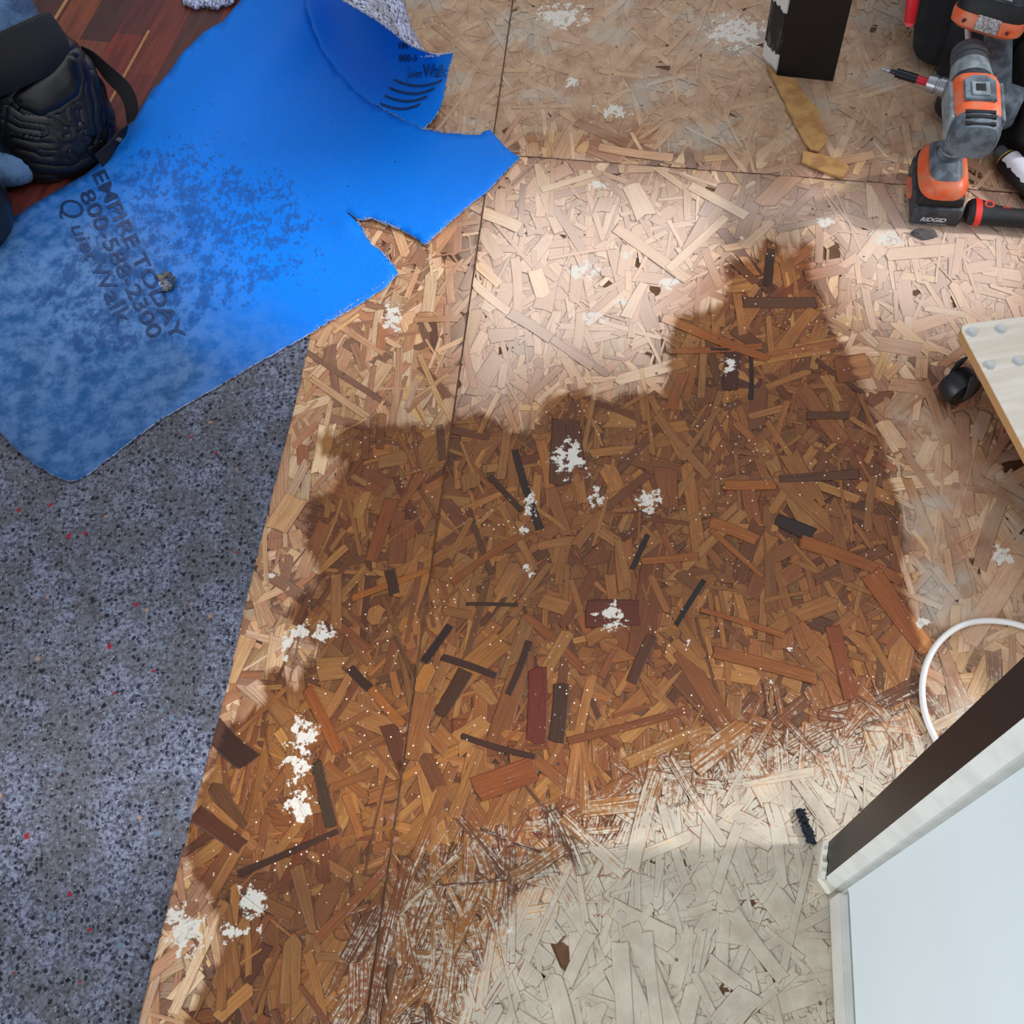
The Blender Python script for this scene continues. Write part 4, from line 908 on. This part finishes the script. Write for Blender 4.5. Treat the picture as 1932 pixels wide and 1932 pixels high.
for i in range(20):
    x = .0225+i*.0035; e0_ = .35+.12*noise.noise(Vector((i*.7, 0, 0))); e1_ = 2.6+.25*noise.noise(Vector((i*.9, 3, 0)))
    rs.append([Vector((x, .0188*math.cos(q), .0185+.0188*math.sin(q))) for q in [e0_+(e1_-e0_)*k/14 for k in range(15)]])
lb.rings(rs, cap=False, close=False).build('paper_label', simple('torn_label', (226, 226, 236), .7), bt)
# ------------------------------------------------------------------ kneeling person
JEAN = NT('blue_jeans'); _n = JEAN.noise(JEAN.obj(), 14, 5, .65).outputs[0]; _f = JEAN.noise(JEAN.obj(), 700, 2, .5).outputs[0]
_c = JEAN.mix(JEAN.step(_n, .38, .62), srgb(96, 132, 176), srgb(52, 78, 116)); _c = JEAN.mix(JEAN.math('MULTIPLY', JEAN.step(_f, .5, .7), .4), _c, srgb(150, 178, 212))
JEAN.l(_c, JEAN.b.inputs['Base Color']); JEAN.b.inputs['Roughness'].default_value = .9; JEAN.bump(JEAN.math('ADD', _f, JEAN.math('MULTIPLY', _n, 2.5)), .6, .004)
SKIN = simple('skin', (196, 142, 112), .55, nz=20, amt=.1); SHIRT = simple('grey_shirt', (92, 96, 102), .9, nz=60)
def skinmesh(name, verts, edges, mat, parent, sub=2, root=0):
    me_ = bpy.data.meshes.new(name); me_.from_pydata([v[:3] for v in verts], edges, [])
    o = link(name, me_, mat, parent); md = o.modifiers.new('skin', 'SKIN'); md.use_smooth_shade = True; md.branch_smoothing = .6
    for i, v in enumerate(verts):
        sv = me_.skin_vertices[0].data[i]; sv.radius = (v[3], v[4] if len(v) > 4 else v[3]); sv.use_root = (i == root)
    su_ = o.modifiers.new('sub', 'SUBSURF'); su_.levels = sub; su_.render_levels = sub
    return o
K1 = Vector((-.655, 1.500, .085))
K2 = P(-98, 385, .085)
fd = Vector((.55, -.83, 0)).normalized()         # facing direction
rt = Vector((fd.y, -fd.x, 0))
hipc = (K1+K2)/2-fd*.24+Vector((.03, .04, .40))
per = empty('person', 'worker in blue jeans kneeling at the top left with black knee pad', 'person', Matrix.Translation((hipc.x, hipc.y, 0)))
O = Vector((hipc.x, hipc.y, 0))
def V5(p, r, r2=None): p = p-O; return (p.x, p.y, p.z, r, r2 or r)
H1 = hipc+(K1-K2).normalized()*.10; H2 = hipc-(K1-K2).normalized()*.10
def foot(K, yaw): return K-(fd*math.cos(yaw)+rt*math.sin(yaw))*.44
F1 = P(-150, 290, .06); F2 = K2-fd*.42+Vector((0, 0, -.02))
m1 = P(38, 322, .04)
jv = [V5(hipc, .13, .15), V5(H1+Vector((0, 0, -.03)), .095), V5(H1.lerp(K1, .5), .082), V5(H1.lerp(K1, .82), .072), V5(K1+Vector((-.02, .02, .0)), .056, .052), V5(m1, .036), V5(F1, .045), V5(F1+(F1-K1).normalized()*.14+Vector((0, 0, -.01)), .045),
      V5(H2+Vector((0, 0, -.03)), .095), V5(H2.lerp(K2, .5), .082), V5(H2.lerp(K2, .85), .072), V5(K2, .064), V5(K2.lerp(F2, .5), .055), V5(F2, .045), V5(hipc+Vector((0, 0, .12)), .12, .15)]
skinmesh('jeans', jv, [(0, 1), (1, 2), (2, 3), (3, 4), (4, 5), (5, 6), (6, 7), (0, 8), (8, 9), (9, 10), (10, 11), (11, 12), (12, 13), (0, 14)], JEAN.m, per)
# upper body leaning forward out of the picture
sp1 = hipc+Vector((0, 0, .14)); ch = sp1-fd*.04+Vector((-.10, 0, .30)); nk = ch+Vector((-.05, .0, .17)); hdp = nk+Vector((-.01, .0, .12))
sr = (K1-K2).normalized(); s1 = ch+sr*.18+Vector((0, 0, .08)); s2_ = ch-sr*.18+Vector((0, 0, .08))
skinmesh('shirt', [V5(sp1, .125, .155), V5(sp1.lerp(ch, .5), .12, .15), V5(ch, .12, .16), V5(s1, .06), V5(s1+sr*.10+Vector((-.03, 0, -.2)), .052), V5(s2_, .06), V5(s2_-sr*.10+Vector((-.03, 0, -.2)), .052), V5(nk-Vector((0, 0, .05)), .06)], [(0, 1), (1, 2), (2, 3), (3, 4), (2, 5), (5, 6), (2, 7)], SHIRT, per)
e1 = s1+sr*.10+Vector((-.03, 0, -.2)); e2 = s2_-sr*.10+Vector((-.03, 0, -.2)); w1 = e1+fd*.02+Vector((-.2, 0, -.14)); w2 = e2+fd*.02+Vector((-.16, 0, -.15))
bv = [V5(ch, .05), V5(nk, .052), V5(hdp-Vector((0, 0, .04)), .072, .08), V5(hdp+Vector((0, 0, .02)), .088, .092), V5(hdp+Vector((0, 0, .08)), .07), V5(s1, .045), V5(e1, .042), V5(w1, .026), V5(w1+(w1-e1).normalized()*.07, .034, .02), V5(s2_, .045), V5(e2, .042), V5(w2, .026), V5(w2+(w2-e2).normalized()*.07, .034, .02)]
be = [(0, 1), (1, 2), (2, 3), (3, 4), (0, 5), (5, 6), (6, 7), (7, 8), (0, 9), (9, 10), (10, 11), (11, 12)]
for wi, (w_, e_2) in ((8, (w1, e1)), (12, (w2, e2))):
    d = (w_-e_2).normalized(); base_ = w_+d*.07; sd2 = d.cross(Vector((0, 0, 1))).normalized()
    for k in range(5):
        lat_ = (k-1.5)*.018 if k < 4 else -.036; st_ = base_+sd2*lat_ - (d*.04 if k == 4 else Vector()); L = [.03, .036, .033, .026, .026][k]; n0 = len(bv)
        bv += [V5(st_+d*.01, .0095), V5(st_+d*(.01+L*.6)+Vector((0, 0, -.006)), .0085), V5(st_+d*(.01+L)+Vector((0, 0, -.022)), .0075)]; be += [(wi, n0), (n0, n0+1), (n0+1, n0+2)]
skinmesh('body', bv, be, SKIN, per)
hb_ = bmesh.new(); bmesh.ops.create_uvsphere(hb_, u_segments=24, v_segments=14, radius=.102)
for v in hb_.verts: v.co = Vector((v.co.x, v.co.y, v.co.z*.9))*(1+.04*noise.noise(v.co*30)); v.co += (hdp-O)-fd*.012+Vector((0, 0, .05))
me_ = bpy.data.meshes.new('hair'); hb_.to_mesh(me_); hb_.free(); link('hair', me_, simple('dark_hair', (44, 32, 26), .8, nz=120), per, True)
for fpt, fprev in ((F1+(F1-K1).normalized()*.16, F1), (F2-fd*.03, K2)):
    d = (fpt-fprev); d.z = 0; d.normalize(); p = fpt-O
    sh = B(); rs = []
    for k, (u, w, h_) in enumerate(((-.05, .035, .05), (0, .042, .052), (.06, .046, .045), (.13, .05, .035), (.17, .035, .02))):
        c = p+d*u; c.z = h_+.004; sdv = Vector((-d.y, d.x, 0)); rs.append([c+sdv*w*math.cos(q)+Vector((0, 0, h_*math.sin(q)*.95)) for q in [2*math.pi*j/16 for j in range(16)]])
    sh.rings(rs).build('work_boot', simple('boot_leather', (52, 44, 38), .7, nz=40), per)
# knee pad ------------------------------------------------------
PADM = simple('black_pad_shell', (17, 17, 20), .33, nz=30, amt=.25); PADF = simple('black_pad_fabric', (24, 24, 29), .85, nz=300, amt=.3)
GROOVES = [[(12, 250), (20, 200), (60, 160), (110, 110), (140, 96), (165, 112), (185, 170), (200, 230)],
           [(30, 185), (80, 140), (118, 112), (136, 116), (144, 150), (138, 178), (105, 200), (75, 212), (45, 200)],
           [(150, 110), (162, 140), (164, 170), (170, 195), (170, 225), (176, 250), (172, 270)],
           [(164, 108), (178, 140), (182, 180), (186, 200), (184, 225), (190, 240), (184, 262)],
           [(176, 120), (192, 170), (198, 205), (196, 235), (200, 250), (192, 282)],
           [(20, 195), (45, 214), (90, 220)], [(12, 222), (40, 238), (78, 244)], [(30, 255), (65, 264), (98, 266)], [(36, 275), (66, 282), (80, 290), (100, 290)], [(60, 300), (100, 306), (132, 306), (180, 280)],
           [(104, 224), (118, 236), (128, 238), (130, 250), (118, 252)], [(134, 204), (146, 206), (150, 230), (142, 232), (134, 204)], [(156, 252), (166, 254), (170, 272), (160, 272)], [(70, 320), (100, 322), (140, 330)], [(128, 282), (142, 292), (160, 280)]]
pad = empty('knee_pad', None, None); pad.parent = per; pad['label'] = 'black ribbed rubber knee pad with elastic strap'
pc0 = P(100, 212, .097)
nrm = (camv-pc0).normalized()*.55+fd*.75; nrm.z += .15; nrm.normalize()
vax = (P(60, 90, .18)-P(135, 335, .04)).normalized(); vax = (vax-nrm*vax.dot(nrm)).normalized(); uax = vax.cross(nrm).normalized()
def pad_pt(u, v, k=1.0, back=0):
    r = min(1, math.hypot(u, v)); dpt = math.sqrt(max(0, 1-r**2.6))
    wx = .093*(1-.12*v)
    return pc0+uax*u*wx*k+vax*v*.124*k+nrm*(dpt*.075*k-.040-back)
N_ = 150; Vp = []; Fp = []; idm = {}
for i in range(N_+1):
    for j in range(N_+1):
        a_, b_ = -1+2*i/N_, -1+2*j/N_
        u = a_*math.sqrt(1-b_*b_/2); v = b_*math.sqrt(1-a_*a_/2); Vp.append(pad_pt(u, v)); idm[i, j] = len(Vp)-1
for i in range(N_):
    for j in range(N_): Fp.append((idm[i, j], idm[i+1, j], idm[i+1, j+1], idm[i, j+1]))
qp = Qn(np.array([tuple(p) for p in Vp])); dmin = np.full(len(Vp), 1e9)
for g_ in GROOVES: dmin = np.minimum(dmin, sd_line(qp, g_))
bul = np.clip(sd_poly(qp, GROOVES[1])/22, 0, 1)
Vn = []
for p, d_, b_ in zip(Vp, dmin, bul):
    n_ = (p-(pc0-nrm*.05)).normalized(); p2 = p-n_*.0042*math.exp(-(d_/3.2)**2)+n_*.0010*math.exp(-((d_-7)/4)**2)+n_*.007*b_*(2-b_)
    p2.z = max(p2.z, .0215 if True else 0); Vn.append(p2-O)
me_ = bpy.data.meshes.new('pad_shell'); me_.from_pydata([tuple(v) for v in Vn], [], Fp)
me_.update(); 
if me_.polygons[len(Fp)//2].normal.dot(nrm) < 0: me_.flip_normals()
po = link('pad_shell', me_, PADM, pad, True); po.modifiers.new('s', 'SOLIDIFY').thickness = .012
# padded upper cuff wrapping the thigh just above the cap
cf = B(); th = (H1-K1).normalized(); rs = []
ax1 = th.cross(Vector((0, 0, 1))).normalized(); ax2 = th.cross(ax1).normalized(); kc = K1+Vector((0, 0, .012))
for u, r_ in ((.056, .066), (.066, .077), (.078, .0855), (.090, .0885), (.11, .088), (.132, .085), (.137, .077)):
    c = kc+th*u-O; rs.append([c+ax1*math.cos(q)*r_+ax2*math.sin(q)*r_*.96 for q in [2*math.pi*k/40 for k in range(40)]])
cf.rings(rs).build('pad_cuff', PADF, pad)
# loose lower strap looping out to the right
sp3 = [(156, 98, .105), (176, 108, .10), (196, 130, .095), (214, 148, .085), (232, 164, .075), (243, 182, .066), (250, 205, .056), (247, 228, .046), (236, 246, .040), (222, 262, .036), (206, 284, .034), (186, 304, .032)]
pts3 = []
for i in range(41):
    x, y, z = pl(sp3, i/40); pts3.append(P(x, y, z)-O)
for _ in range(3): pts3 = [pts3[0]]+[(pts3[i-1]+pts3[i]*2+pts3[i+1])/4 for i in range(1, 40)]+[pts3[-1]]
b_ = B(); rs = []
for i, p in enumerate(pts3):
    t_ = (pts3[min(i+1, 40)]-pts3[max(i-1, 0)]).normalized(); u = i/40
    w_ = Vector((0, 0, 1))*(1-.55*math.sin(u*math.pi))+Vector((.75, .35, 0))*(.9*math.sin(u*math.pi)); w_ = (w_-t_*w_.dot(t_)).normalized(); n_ = t_.cross(w_).normalized(); hw = .0135
    rs.append([p+w_*hw+n_*.001, p-w_*hw+n_*.001, p-w_*hw-n_*.001, p+w_*hw-n_*.001])
b_.rings(rs).build('pad_strap', simple('strap_web', (20, 20, 22), .8, nz=400, amt=.3), pad)
pb = P(222, 262, .040)-O; B().tube([pb+Vector((-.006, .004, 0)), pb+Vector((.006, -.004, 0))], .0045, 10, flat=.5).build('strap_buckle', simple('grey_buckle', (96, 88, 96), .5), pad)
# second knee pad on the far-left knee, mostly outside the picture
p2 = empty('knee_pad', None, None); p2.parent = per
bm = bmesh.new(); bmesh.ops.create_uvsphere(bm, u_segments=40, v_segments=24, radius=1)
for v in bm.verts: v.co = (K2+fd*.015+Vector((0, 0, .0))-O)+Vector((v.co.x*.088, v.co.y*.088, max(v.co.z*.088, -.062)))*(1+.02*math.sin(v.co.z*22))
me_ = bpy.data.meshes.new('pad_shell'); bm.to_mesh(me_); bm.free(); link('pad_shell', me_, PADM, p2, True)
